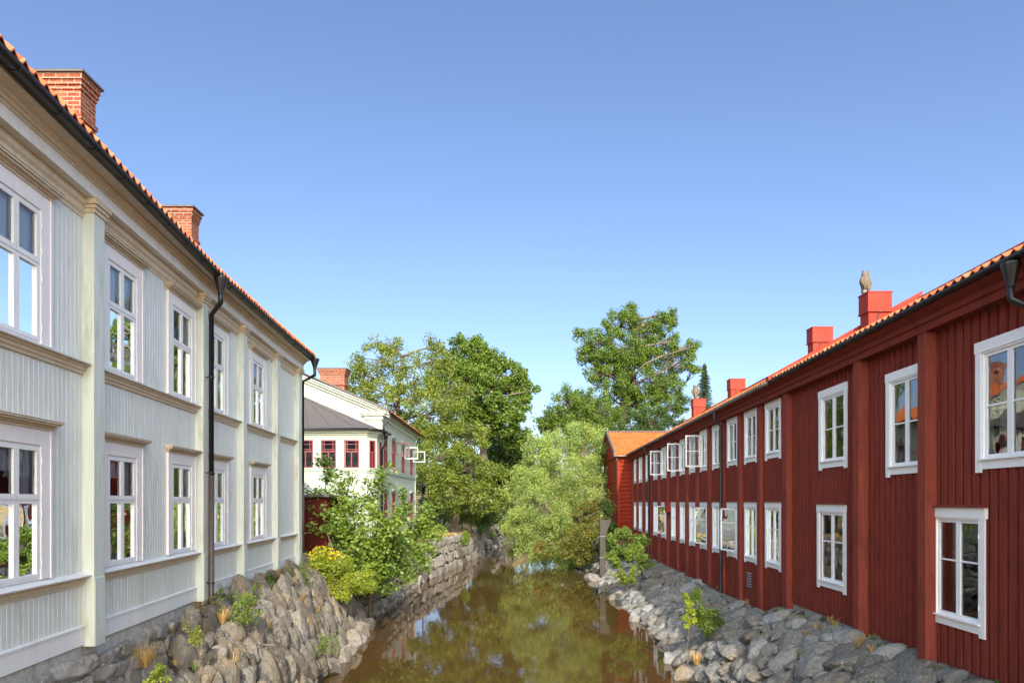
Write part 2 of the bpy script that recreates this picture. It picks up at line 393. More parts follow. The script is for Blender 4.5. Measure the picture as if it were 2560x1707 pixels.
mb.add([(XL(U1) - 8.4, U1 + .6, EYE + 4.4), WL(U1, 0, 4.4), (XL(U1) - 4.2, U1 + .3, EYE + 8.2)], [(0, 1, 2)])
mb.add([(XL(U1) - 8.4, U1 + .6, EYE - 2.1), (XL(U0) - 8.4, U0, EYE - 2.1), (XL(U0) - 8.4, U0, EYE + 4.4), (XL(U1) - 8.4, U1 + .6, EYE + 4.4)], [(0, 1, 2, 3)])
mb.add([WL(U0, 0, -2.1), (XL(U0) - 8.4, U0, EYE - 2.1), (XL(U0) - 8.4, U0, EYE + 4.4), WL(U0, 0, 4.4)], [(0, 1, 2, 3)])
obj('wall', mb, 'wall_green', left)
# dark room behind the openings
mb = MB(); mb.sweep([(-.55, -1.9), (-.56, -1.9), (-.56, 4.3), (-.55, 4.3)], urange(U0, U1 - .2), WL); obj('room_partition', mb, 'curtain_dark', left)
dze = lambda u: interp([(7.3, 0), (13.9, -.11), (22.2, 0)], u)
bays = [(U0, 5.9), (6.2, 9.8), (10.1, 14.18), (14.45, 16.8), (17.06, 19.9), (20.16, 22.22)]
led = [(0, -.16), (.03, -.16), (.035, -.12), (.06, -.11), (.065, -.07), (.095, -.06), (.10, -.035), (.13, -.03), (.13, -.012), (0, .02)]
for a, b in bays:
    us = urange(a, b)
    mb = MB(); mb.sweep([(0, -2.05), (.035, -2.05), (.035, -1.80), (.05, -1.80), (.05, -1.775), (0, -1.765)], us, WL); obj('plinth_board', mb, 'trim_white', left)
    for zt in (1.98, -1.04):
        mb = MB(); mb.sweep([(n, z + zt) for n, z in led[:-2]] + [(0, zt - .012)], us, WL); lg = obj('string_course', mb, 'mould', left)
        mb = MB(); mb.sweep([(0, zt - .008), (.14, zt - .03), (.145, zt - .012), (0, zt + .022)], us, WL); obj('ledge_cap', mb, 'trim_white', lg)
for a, b in PILL:
    mb = MB(); mb.sweep([(-.05, -2.08), (.17, -2.08), (.17, 4.14), (-.05, 4.14)], [a, b], WL)
    mb.sweep([(.17, -2.08), (.182, -2.08), (.182, -1.1), (.17, -1.09)], [a + .01, b - .01], WL)
    p = obj('pilaster', mb, 'trim_green', left)
    mb = MB()
    for k, (z0, z1, e) in enumerate([(4.14, 4.2, .02), (4.2, 4.25, .045), (4.25, 4.335, .07)]):
        mb.sweep([(-.02, z0), (.172 + e, z0), (.172 + e, z1), (-.02, z1)], [a - e, b + e], WL)
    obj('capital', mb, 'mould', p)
us = urange(U0, U1, .8)
mb = MB(); mb.sweep([(0, 4.335), (.215, 4.335), (.215, 4.50), (0, 4.50)], us, WL); obj('architrave', mb, 'trim_white', left)
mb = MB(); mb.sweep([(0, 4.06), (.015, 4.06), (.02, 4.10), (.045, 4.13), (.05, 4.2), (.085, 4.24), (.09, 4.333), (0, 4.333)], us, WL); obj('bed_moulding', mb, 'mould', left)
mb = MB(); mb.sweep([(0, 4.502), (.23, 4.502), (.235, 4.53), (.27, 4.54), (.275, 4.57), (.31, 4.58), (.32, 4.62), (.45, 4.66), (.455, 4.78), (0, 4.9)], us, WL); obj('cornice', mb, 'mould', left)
SLP, RUN = .87, 4.3
mb = MB(); pantiles(mb, U0, U1 + .2, .56, 4.80, SLP, RUN, WL, dz=dze, amp=.055, step=.03)
mb.sweep([(.50, 4.74), (.50, 4.79), (.55 - RUN, 4.80 + SLP * RUN), (.55 - RUN, 4.70 + SLP * RUN)], us + [U1 + .2], lambda u, n, z: WL(u, n, z + (dze(u) if n > 0 else 0)))
mb.sweep([(.55 - RUN, 4.84 + SLP * RUN), (-8.9, 4.80), (-8.9, 4.70), (.55 - RUN, 4.74 + SLP * RUN)], us + [U1 + .2], WL)
roof = obj('roof', mb, 'tile_old', left)
mb = MB(); mb.sweep([(.45, 4.70), (.50, 4.70), (.50, 4.80), (.45, 4.80)], us + [U1 + .2], lambda u, n, z: WL(u, n, z + dze(u)))
mb.sweep([(.56, 4.78), (.53, 4.90), (.55 - RUN, 4.9 + SLP * RUN), (.55 - RUN, 4.7 + SLP * RUN)], [U1 + .2, U1 + .24], WL); obj('fascia', mb, 'black', left)
mb = MB(); gutter(mb, us + [U1 + .25], .575, 4.66, .075, WL, dze); obj('gutter', mb, 'black', left, True)
def downpipe(parent, path, r, funnel, mats=('black', 'brown_pipe'), foot=None, brk=()):
    mb = MB(); mb.tube(path, r, 12); p = obj('downpipe', mb, mats[0], parent, True)
    mb = MB(); fx, fy, fz, fr, fh = funnel
    mb.tube([(fx, fy, fz + fh), (fx, fy, fz + fh - .03), (fx, fy, fz), (fx, fy, fz - .02)], [fr, fr, r * 1.05, r * 1.08], 12); obj('funnel', mb, mats[0], p)
    if foot:
        mb = MB(); mb.tube(foot, r * 1.12, 12); obj('lower_pipe', mb, mats[1], p, True)
    for x, y, z, dx in brk:
        mb = MB(); mb.tube([(x, y, z - .012), (x, y, z + .012)], r * 1.35, 12); mb.box(x, x + dx, y - .008, y + .008, z - .01, z + .01)
        obj('pipe_bracket', mb, mats[0], p)
    return p
x0, y0 = XL(14.3) + .29, 14.3
fx = XL(13.9) + .60
downpipe(left, [(fx, 13.95, EYE + 4.30), (fx, 13.95, EYE + 4.06), (x0, y0, EYE + 3.90), (x0, y0, EYE + .2)], .052, (fx, 13.95, EYE + 4.28, .14, .30),
         foot=[(x0, y0, EYE + .55), (x0, y0, EYE - 2.25), (x0 + .08, y0 - .02, EYE - 2.38), (x0 + .22, y0 - .05, EYE - 2.45)], brk=[(x0, y0, EYE + z, -.14) for z in (2.6, .6, -1.7)])
x0, y0 = XL(22.6) + .12, 22.78; fx = XL(22.4) + .60
downpipe(left, [(fx, 22.5, EYE + 4.42), (fx, 22.5, EYE + 4.16), (x0, y0, EYE + 3.98), (x0, y0, EYE + .3)], .055, (fx, 22.5, EYE + 4.40, .15, .30),
         foot=[(x0, y0, EYE + .6), (x0, y0, EYE - 2.1)], brk=[(x0, y0, EYE + z, -.14) for z in (2.0, -.2, -1.5)])
mb = MB(); ridge = lambda X: 0
def chimney_brick(parent, x0, x1, y0, y1, zb, zt, corb=.035):
    mb = MB(); e = [(zb, zt - .95, 0), (zt - .95, zt - .86, corb), (zt - .86, zt - .33, 0), (zt - .33, zt - .24, corb * .6), (zt - .24, zt - .13, corb * 1.3), (zt - .13, zt - .002, corb * 2)]
    for a, b, d in e: mb.box(x0 - d, x1 + d, y0 - d, y1 + d, a, b)
    c = obj('chimney', mb, 'brick', parent)
    mb = MB(); d = corb * 2 + .05; mb.box(x0 - d, x1 + d, y0 - d, y1 + d, zt, zt + .045)
    mb.add([(x0 - d, y0 - d, zt + .047), (x1 + d, y0 - d, zt + .047), (x1 + d, y1 + d, zt + .047), (x0 - d, y1 + d, zt + .047), ((x0 + x1) / 2, (y0 + y1) / 2, zt + .13)], [(0, 1, 4), (1, 2, 4), (2, 3, 4), (3, 0, 4)])
    obj('chimney_cap', mb, 'dark_roof', c); return c
chimney_brick(left, -10.35, -9.30, 14.72, 15.25, EYE + 6.2, EYE + 9.20)
chimney_brick(left, -10.85, -9.92, 21.12, 21.62, EYE + 6.4, EYE + 9.07)

def rings(mb, x0, x1, y0, y1, z0, z1, w, wt=None, wb=None):       # rectangular frame in the y-z plane
    wt = wt or w; wb = wb or w
    mb.box(x0, x1, y0, y0 + w, z0, z1); mb.box(x0, x1, y1 - w, y1, z0, z1)
    mb.box(x0, x1, y0 + w, y1 - w, z0, z0 + wb); mb.box(x0, x1, y0 + w, y1 - w, z1 - wt, z1)
# window of the left house; local x = outward, y = along, z = up, origin on the wall at the middle of the sill
def left_window(parent, curtain, cside, kind):
    mb = MB(); h = .49
    for s in (-1, 1):
        y0, y1 = sorted((s * h, s * (h + .19))); mb.box(0.001, .032, y0, y1, 0, HW + .20)
        y0, y1 = sorted((s * h, s * (h + .025))); mb.box(-.10, .0, y0, y1, 0, HW)
        y0, y1 = sorted((s * (h + .19), s * (h + .215))); mb.box(.001, .045, y0, y1, 0, HW + .20)
    mb.box(.001, .032, -h, h, HW, HW + .20)
    wdw = lobj('window', mb, 'casing_pink', parent)
    mb = MB(); z = HW + .20; cw = h + .20
    for k, (a, b, e) in enumerate([(0, .035, .05), (.035, .06, .08), (.06, .085, .13), (.085, .115, .155)]):
        mb.box(.001, e, -cw - e * .6, cw + e * .6, z + a + .001 * k, z + b)
    mb.add([(0.001, -cw - .1, z + .117), (.165, -cw - .1, z + .117), (.165, cw + .1, z + .117), (0.001, cw + .1, z + .117), (.001, -cw - .1, z + .14), (.001, cw + .1, z + .14)], [(0, 3, 2, 1), (1, 2, 5, 4), (0, 1, 4), (3, 5, 2)])
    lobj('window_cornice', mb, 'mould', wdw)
    mb = MB(); zt = HW * .60
    rings(mb, -.05, .012, -h, h, 0, HW, .03)
    for z0, z1 in ((.03, zt - .012), (zt + .012, HW - .03)):
        for s in (-1, 1):
            y0, y1 = sorted((s * .004, s * (h - .032))); rings(mb, -.035, .022, y0, y1, z0, z1, .048)
    mb.box(-.045, .03, -h + .03, h - .03, zt - .010, zt + .010)
    for zz in (.2, zt - .2, zt + .15, HW - .2): mb.tube([(.03, h + .005, zz - .04), (.03, h + .005, zz + .04)], .012, 6)
    lobj('sash', mb, 'sash', wdw)
    mb = MB()
    for z0, z1 in ((.075, zt - .058), (zt + .058, HW - .075)):
        for y0, y1 in ((-h + .078, -.05), (.05, h - .078)): mb.add([(-.008, y0, z0), (-.008, y1, z0), (-.008, y1, z1), (-.008, y0, z1)], [(0, 1, 2, 3)])
    lobj('window_pane', mb, 'glass', wdw)
    mb = MB()
    def cloth(ya, yb, z0, z1):
        n = max(4, int(abs(yb - ya) / .03)); vs = []
        for k in range(n + 1):
            y = ya + (yb - ya) * k / n; x = -.072 + .012 * math.sin(k * 1.9)
            vs += [(x, y, z0), (x, y, z1)]
        mb.add(vs, [(2 * k, 2 * k + 2, 2 * k + 3, 2 * k + 1) for k in range(n)])
    if kind == 'full': cloth(-h, h, 0, HW)
    elif kind == 'side': cloth(-h, -h + .32, 0, HW); cloth(h - .18, h, 0, HW)
    else: cloth(-h, -h + .2, .1, HW); cloth(h - .26, h, .1, HW); cloth(-h + .2, h - .26, HW - .35, HW)
    lobj('curtain', mb, curtain, wdw)
    return wdw
protoL = {}
for k, (zz, kinds) in enumerate(((ZU, ['full', 'full', 'full', 'side', 'side', 'side']), (ZLo, ['low', 'low', 'low', 'side', 'low', 'side']))):
    for c, kd in zip(WINL, kinds):
        if kd not in protoL: wn = protoL[kd] = left_window(left, 'curtain', 0, kd)
        else: wn = copy_tree(protoL[kd], left)
        wn.location = Vector(WL(c, 0, zz)) - Vector(LB); wn.rotation_euler.z = math.atan2(-(XL(c + .5) - XL(c - .5)), 1)
# ------------------------------------------------------------------ rocks
def ico(sub):
    bm = bmesh.new(); bmesh.ops.create_icosphere(bm, subdivisions=sub, radius=1)
    V = np.array([v.co[:] for v in bm.verts]); F = np.array([[v.index for v in f.verts] for f in bm.faces]); bm.free(); return V, F
ICO = {k: ico(k) for k in (2, 3, 4)}
def rock_shapes(n, sub, planes=11, boxy=0, rough=.05):
    V0, F0 = ICO[sub]; out = []
    for _ in range(n):
        N = RNG.normal(size=(planes, 3)); N /= np.linalg.norm(N, axis=1)[:, None]; H = RNG.uniform(.62, 1.0, planes)
        if boxy:
            B = np.vstack([np.eye(3), -np.eye(3)]) + RNG.normal(size=(6, 3)) * .12; B /= np.linalg.norm(B, axis=1)[:, None]
            N = np.vstack([B, N[:5]]); H = np.concatenate([RNG.uniform(.72, .85, 6), RNG.uniform(.85, 1.05, 5)])
        D = V0 @ N.T; r = np.where(D > .05, H[None] / np.maximum(D, .05), 9).min(axis=1); r = np.minimum(r, 1.25)
        ph = RNG.uniform(0, 6, 6); nz = sum(np.sin(V0 @ RNG.normal(size=3) * f + ph[i]) / f for i, f in enumerate((4, 6, 9, 13, 18, 25)))
        out.append(V0 * (r * (1 + rough * nz * 2))[:, None])
    return out, F0
class Rocks:
    def __init__(s, shapes): s.sh, s.F0 = shapes; s.V = []; s.F = []; s.n = 0
    def add(s, p, size, rot=None, i=None):
        S = s.sh[RNG.integers(len(s.sh)) if i is None else i] * np.asarray(size) * .5
        if rot is None: rot = RNG.uniform(0, 6.28, 3)
        Rm = np.array(Matrix.Rotation(rot[2], 3, 'Z') @ Matrix.Rotation(rot[1], 3, 'Y') @ Matrix.Rotation(rot[0], 3, 'X'))
        s.V.append(S @ Rm.T + np.asarray(p)); s.F.append(s.F0 + s.n); s.n += len(S)
    def obj(s, name, mat, parent=None, loc=(0, 0, 0)):
        return np_obj(name, np.vstack(s.V), np.vstack(s.F), mat, parent, loc)
SH3 = rock_shapes(40, 3, 9, 0, .06); SH2 = rock_shapes(24, 2, 10, 0, .03); BX3 = rock_shapes(24, 3, 5, 1, .03); BX2 = rock_shapes(20, 2, 5, 1, .02)
# foundation of the left house: mortared stones
mb = MB(); mb.sweep([(-.4, -4.9), (.03, -4.9), (.03, -3.3), (.0, -2.04), (-.4, -2.04)], urange(U0, U1 + .1, .5), WL); fnd = obj('foundation_wall', mb, 'mortar', left)
rk = Rocks(BX3); z = -2.22
while z > -4.7:
    u = 5.0 + random.uniform(0, .3); hh = random.uniform(.24, .42)
    while u < 22.6:
        wd = random.uniform(.28, .75); x, y, zz = WL(u + wd / 2, .0, z - hh / 2 + random.uniform(-.04, .04))
        rk.add((x, y, zz), (random.uniform(.16, .24) + .06, wd * 1.18, hh * 1.2), (random.uniform(-.15, .15), random.uniform(-.1, .1), random.uniform(-.1, .2)))
        u += wd
    z -= hh
rk.obj('foundation_stone', 'stone_found', fnd)
# left rock bank
def bankL(y, t):     # t 0 at the wall, 1 at the water
    xw = XL(min(y, 22.6)) - .05; xe = edgeL(y); top = interp([(4, .3), (9, .55), (10.5, 1.0), (11.7, 1.7), (13, 2.35), (15, 2.66), (23, 2.65), (26, 2.1), (30, 1.9)], y)
    if y > 22.6: xw = xe - 2.2
    x = xw + (xe - xw) * t; z = top * (1 - t ** interp([(10, 1.5), (14, 2.4), (24, 2.6)], y)) - .15 * t
    return x, y, z
bank = thing('rock_bank', 'steep brown-grey bank of jagged upright rocks below the left house', 'rock bank', (-5.6, 17, 0))
mb = MB(); ys = urange(3, 30, .5); ts = [k / 10 for k in range(12)]
V = [tuple(np.array(bankL(y, t)) - np.array([.0, 0, .18])) for y in ys for t in ts]
mb.add(V, [(j * 12 + i, j * 12 + i + 1, (j + 1) * 12 + i + 1, (j + 1) * 12 + i) for j in range(len(ys) - 1) for i in range(11)])
obj('earth_core', mb, 'rubble_dark', bank)
SHA = rock_shapes(40, 3, 7, 0, .075)
rk = Rocks(SHA); placed = []
for big, tries in ((.46, 1000), (.34, 4000), (.23, 9000), (.14, 9000)):
    for k in range(tries):
        y = random.uniform(5, 29.5); t = random.uniform(.02, .92); x, _, z = bankL(y, t); s = big * random.uniform(.8, 1.25)
        if any(abs(y - q[1]) < (s + q[3]) * .40 and abs(z - q[2]) + abs(x - q[0]) * .75 < (s + q[3]) * .56 for q in placed): continue
        placed.append((x, y, z, s))
        rk.add((x - .02, y, z - .06 - s * 4 * max(0, .15 - t)), (s * .8, s * random.uniform(.8, 1.1), s * random.uniform(1.2, 2.1)), (random.gauss(0, .22), random.gauss(-.28, .16), random.gauss(-.1, .3)))
rk.obj('rock_face', 'stone_brown', bank)
# waterside and loose boulders, one by one
for k, (y, t, s) in enumerate([(19.3, 1.0, .75), (20.6, 1.02, .6), (22.3, 1.0, .9), (24.2, 1.0, .8), (25.6, .98, 1.0), (21.4, 1.08, .5), (23.4, 1.06, .55)]):
    x, _, z = bankL(y, t); sh = rock_shapes(1, 4, 10, 0, .04); r_ = Rocks(sh); r_.add((x, y, max(z, 0) + .1), (s, s * .9, s * .7))
    tag(r_.obj('boulder', 'stone_brown', None, (x, y, 0)), ['squat brown boulder nearest the bottom edge at the left waterline', 'small brown boulder second along the left waterline', 'broad angular boulder low on the left bank near the shadowed cove', 'pale flat-topped boulder just before the dark cove', 'largest pale boulder at the tip of the left bank by the cove', 'little wet stone standing in the water below the left bank', 'small wet stone in the water just short of the dark cove'][k], 'boulder', 'boulders at the foot of the left bank')

# ================================================================== stone walls further on
def stone_wall(name, label, pts, top, mat, row=(.28, .5), wid=(.35, .8), batter=.12, shapes=BX3, dens=1, depth=.35, jit=1):
    """pts = waterline polyline (x, y); top(y) = world height"""
    P = [Vector((x, y, 0)) for x, y in pts]; th = thing(name, label, 'stone wall', tuple(P[0]))
    L = [0]
    for a, b in zip(P[:-1], P[1:]): L.append(L[-1] + (b - a).length)
    def at(s_):
        s_ = min(max(s_, 0), L[-1] - 1e-4); i = max(j for j in range(len(P) - 1) if L[j] <= s_); a, b = P[i], P[i + 1]
        d = (b - a).normalized(); return a + d * (s_ - L[i]), d
    mb = MB(); n = int(L[-1] / .5) + 2; V = []
    for i in range(n):
        p, d = at(L[-1] * i / (n - 1)); out = Vector((d.y, -d.x, 0)); t = top(p.y)
        V += [p + out * -.1 + Vector((0, 0, -.9)), p - out * (batter * t + .14) + Vector((0, 0, t - .06)), p - out * (batter * t + 1.2) + Vector((0, 0, t - .06))]
    mb.add(V, [(i * 3 + k, i * 3 + k + 1, i * 3 + k + 4, i * 3 + k + 3) for i in range(n - 1) for k in range(2)])
    obj('earth_core', mb, 'rubble_dark', th)
    rk = Rocks(shapes); z = -.15
    while z < 4:
        hh = random.uniform(*row); s_ = random.uniform(-.3, 0)
        while s_ < L[-1]:
            wd = random.uniform(*wid); p, d = at(s_ + wd / 2); t = top(p.y); out = Vector((d.y, -d.x, 0))
            if z + hh * .6 < t:
                q = p - out * (batter * max(z, 0) + depth * .32) + Vector((0, 0, z + hh / 2 + random.uniform(-.05, .05)))
                rk.add(tuple(q), (depth, wd * 1.16, hh * 1.22), (random.gauss(0, .13 * jit), random.gauss(-.1, .10 * jit), math.atan2(-d.x, d.y) + random.gauss(0, .16 * jit)))
            s_ += wd
        z += hh
    rk.obj('stonework', mat, th); return th
stone_wall('stone_wall', 'rough brown stone wall rising from the water below the pale green house', [(-5.9, 26.5), (-5.5, 30), (-5.45, 39.6)], lambda y: 2.3, 'stone_wall', (.22, .5), (.3, .85), jit=1.6)
stone_wall('stone_wall', 'lower grey stone wall with pale corner blocks in front of the dry grass terrace', [(-5.35, 39.6), (-5.15, 41.6), (-3.75, 53), (-2.5, 62.5), (-3.6, 66)], lambda y: interp([(39, 2.35), (53, 2.2), (60, 1.6), (63, .9), (66, .9)], y), 'stone_wall', (.35, .8), (.5, 1.3), jit=1.5)
stone_wall('stone_wall', 'far shaded stone wall at the river bend beside the willow', [(-3.4, 66), (-1.9, 71), (-.55, 78), (.6, 84)], lambda y: interp([(66, 2.0), (72, 2.7), (78, 3.0), (84, 2.2)], y), 'stone_brown', (.3, .8), (.4, 1.3), .3, SH3, jit=2.5)

# ================================================================== SECOND HOUSE (pale green, beyond)
HB = (-6.75, 35.3, 2.4); Z = lambda z: z + EYE
house = thing('pale_green_house', 'pale green house with dark bay roof and red window frames beyond the long house', 'house', HB)
wy = [(35.95, 36.85), (38.35, 39.3), (41.7, 42.7), (45.2, 46.2)]
mb = MB(); fnY = lambda u, n, z: (-6.75 + n, u, Z(z))
boards(mb, 35.3, 47.6, -1.9, 4.4, [(a, b, z0, z0 + 1.72) for a, b in wy for z0 in (1.75, -1.25)], .16, [(0, -.012), (.08, 0), (.92, 0)], fnY)
fnX = lambda u, n, z: (u, 35.3 - n, Z(z))
for i in range(64):
    a = -15.0 + i * 8.25 / 64; b = a + 8.25 / 64; top = lambda x: 4.55 + (1 - abs(x + 10.88) / 4.2) * 1.85
    mb.add([fnX(a, 0, -1.9), fnX(a + .012, -.012, -1.9), fnX(a + .012, -.012, top(a)), fnX(a, 0, top(a))], [(0, 1, 2, 3)])
    mb.add([fnX(a + .012, 0, -1.9), fnX(b, 0, -1.9), fnX(b, 0, top(b)), fnX(a + .012, 0, top(a))], [(0, 1, 2, 3)])
mb.add([fnX(-15, 0, -1.9), fnX(-15, -12.3, -1.9), fnX(-15, -12.3, 4.5), fnX(-15, 0, 4.5)], [(0, 1, 2, 3)])
mb.add([fnX(-15, -12.3, -1.9), fnX(-6.75, -12.3, -1.9), fnX(-6.75, -12.3, 4.5), fnX(-10.88, -12.3, 6.4), fnX(-15, -12.3, 4.5)], [(0, 1, 2, 3, 4)])
obj('wall', mb, 'house_wall', house)
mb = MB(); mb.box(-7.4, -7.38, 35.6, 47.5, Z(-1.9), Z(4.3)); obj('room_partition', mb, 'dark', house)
mb = MB(); mb.box(-6.95, -6.60, 35.4, 47.6, 1.7, 2.9); mb.box(-6.75, -6.62, 35.4, 47.6, 2.9, 2.97); obj('plinth', mb, 'mortar', house)
# corner board, cornice return
mb = MB(); mb.box(-7.1, -6.69, 35.22, 35.5, Z(-1.9), Z(4.1)); mb.box(-6.745, -6.69, 47.35, 47.63, Z(-1.9), Z(4.3)); mb.box(-6.74, -6.70, 35.5, 47.35, Z(1.5), Z(1.62)); mb.box(-6.74, -6.71, 35.5, 47.35, Z(1.62), Z(1.66))
obj('corner_board', mb, 'house_wall', house)
mb = MB()
for a, b, e in ((4.1, 4.22, .03), (4.22, 4.42, .10), (4.42, 4.52, .2), (4.52, 4.62, .28)):
    mb.box(-6.75 - .75 - e, -6.75 + e, 35.3 - e - .04, 35.9, Z(a), Z(b) - .002); mb.box(-6.76, -6.75 + e, 35.9, 47.7, Z(a), Z(b) - .002)
obj('cornice', mb, 'house_trim', house)
mb = MB()
for sgn in (1, -1):
    ex = -10.88 + sgn * 4.55
    for d0, d1, n0, n1 in ((-.30, -.16, .06, .12), (-.16, -.04, .06, .26), (-.04, .03, .06, .36)):
        mb.add([(-10.88, 35.3 - n1, Z(6.5 + d0)), (ex, 35.3 - n1, Z(4.62 + d0)), (ex, 35.3 - n1, Z(4.62 + d1)), (-10.88, 35.3 - n1, Z(6.5 + d1)),
                (-10.88, 35.32, Z(6.5 + d0)), (ex, 35.32, Z(4.62 + d0)), (ex, 35.32, Z(4.62 + d1)), (-10.88, 35.32, Z(6.5 + d1))], [(0, 1, 2, 3), (4, 7, 6, 5), (0, 4, 5, 1), (3, 2, 6, 7), (1, 5, 6, 2)])
obj('rake_moulding', mb, 'house_wall', house)
mb = MB(); fnH = lambda u, n, z: (-6.75 + n, u, Z(z))
pantiles(mb, 35.45, 47.9, .40, 4.66, .43, 4.5, fnH, amp=.05, pitch=.24, step=.03)
mb.sweep([(.38, 4.60), (.40, 4.66), (-4.13, 6.60), (-4.13, 6.54)], [35.45, 47.9], fnH); mb.sweep([(-4.13, 6.60), (-8.7, 4.64), (-8.7, 4.58), (-4.13, 6.54)], [34.95, 47.9], fnH)
hroof = obj('roof', mb, 'tile_new', house)
mb = MB(); mb.sweep([(.42, 4.63), (.44, 4.72), (-4.13, 6.69), (-4.13, 6.62)], [34.88, 35.5], fnH); mb.sweep([(-4.13, 6.68), (-8.7, 4.72), (-8.7, 4.66), (-4.13, 6.62)], [34.88, 35.5], fnH); obj('verge_metal', mb, 'dark_roof', hroof)
mb = MB(); gutter(mb, urange(35.3, 47.8, 1.5), .48, 4.53, .07, fnH); obj('gutter', mb, 'black', house, True)
chimney_brick(house, -11.25, -9.82, 40.0, 40.9, Z(5.6), Z(7.75), .06)
mb = MB(); mb.box(-11.4, -9.7, 39.85, 41.05, Z(5.5), Z(6.42)); obj('chimney_flashing', mb, 'dark_roof', house)
# bay with metal roof
bx = [(-14.9, 32.9), (-7.0, 32.9), (-6.62, 33.45), (-6.62, 35.28)]
def side_boards(mb, p, q, z0, z1, holes=()):
    p, q = Vector((*p, 0)), Vector((*q, 0)); L = (q - p).length; d = (q - p) / L; out = Vector((d.y, -d.x, 0))
    boards(mb, 0, L, z0, z1, holes, .16, [(0, -.012), (.08, 0), (.92, 0)], lambda u, n, z: tuple(p + d * u + out * n + Vector((0, 0, Z(z)))))
mb = MB()
win_front = [(-14.9 + 0, 0)]
fw = [(802.5, 840.0), (860.0, 897.5)]; fwx = [((a - 1280) / 1706.7 * 32.9, (b - 1280) / 1706.7 * 32.9) for a, b in fw]
fwx = [(a - (fwx[1][0] - fwx[0][0]), b - (fwx[1][0] - fwx[0][0])) for a, b in fwx[:1]] + fwx
side_boards(mb, bx[0], bx[1], -1.9, 3.3, [(a + 14.9, b + 14.9, 1.6, 2.95) for a, b in fwx])
side_boards(mb, bx[1], bx[2], -1.9, 3.3, [(.18, .52, 1.6, 2.95)]); side_boards(mb, bx[2], bx[3], -1.9, 3.3, [(.5, 1.1, 1.6, 2.95)])
bay = obj('bay', mb, 'house_wall', house)
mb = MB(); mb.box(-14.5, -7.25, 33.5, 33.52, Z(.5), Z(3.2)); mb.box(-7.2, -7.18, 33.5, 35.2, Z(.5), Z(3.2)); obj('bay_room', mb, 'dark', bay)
mb = MB()
def ring_poly(off):
    return [(-15.0, 32.9 - off), (-7.0 + off * .45, 32.9 - off), (-6.62 + off, 33.45 - off * .45), (-6.62 + off, 35.27)]
for z0, z1, e in ((1.40, 1.48, .03), (1.48, 1.53, .07), (3.12, 3.2, .03), (3.2, 3.3, .1), (3.3, 3.38, .22), (-.1, -.02, .04)):
    q = ring_poly(e); q2 = ring_poly(0); n = 4
    vs = [(x, y, Z(z0)) for x, y in q] + [(x, y, Z(z1) - .002) for x, y in q] + [(x, y, Z(z0)) for x, y in q2] + [(x, y, Z(z1) - .002) for x, y in q2]
    fs = []
    for i in range(3): fs += [(i, i + 1, n + i + 1, n + i), (n + i, n + i + 1, 3 * n + i + 1, 3 * n + i), (i, 2 * n + i, 2 * n + i + 1, i + 1)]
    mb.add(vs, fs)
obj('bay_moulding', mb, 'house_trim', bay)
mb = MB(); q = ring_poly(.34); A = (-10.75, 35.29, Z(5.42)); e = [(x, y, Z(3.44)) for x, y in q]
e2 = [(x, y, Z(3.38)) for x, y in q]
mb.add([A] + e + e2, [(0, 1, 2), (0, 2, 3), (0, 3, 4), (1, 5, 6, 2), (2, 6, 7, 3), (3, 7, 8, 4)])
mb.add([A, e[0], (-15.2, 35.29, Z(3.44))], [(0, 1, 2)])
for t in [k / 7 for k in range(1, 7)] :       # standing seams
    b_ = Vector(e[0]).lerp(Vector(e[1]), t + .08); a_ = Vector(A).lerp(Vector((b_.x, A[1] - .02, A[2])), 0); top_ = Vector((b_.x, 0, 0))
    m_ = Vector(A) + (b_ - Vector(A)) * .04; mb.tube([m_ + Vector((0, -.01, .015)), b_ + Vector((0, -.01, .015))], .014, 4)
br = obj('bay_roof', mb, 'dark_roof', bay)
mb = MB()
for a_, b_ in zip(e[:-1], e[1:]):
    mb.tube([Vector(a_) + Vector((0, 0, .02)), Vector(b_) + Vector((0, 0, .02))], .055, 8)
obj('bay_gutter', mb, 'black', bay, True)
xx = -6.35; mb = MB(); mb.tube([(xx + .05, 34.1, Z(3.3)), (xx + .05, 34.1, Z(2.9)), (xx - .2, 34.35, Z(2.6)), (xx - .2, 34.35, Z(-1.8))], .06, 10)
mb.tube([(xx + .05, 34.1, Z(3.42)), (xx + .05, 34.1, Z(3.1))], [.14, .07], 10); obj('downpipe', mb, 'black', house, True)
mb = MB(); mb.tube([(-6.3, 35.25, Z(4.62)), (-6.3, 35.25, Z(4.25)), (-6.6, 35.15, Z(3.95)), (-6.6, 35.15, Z(3.4))], .05, 10); obj('downpipe', mb, 'black', house, True)
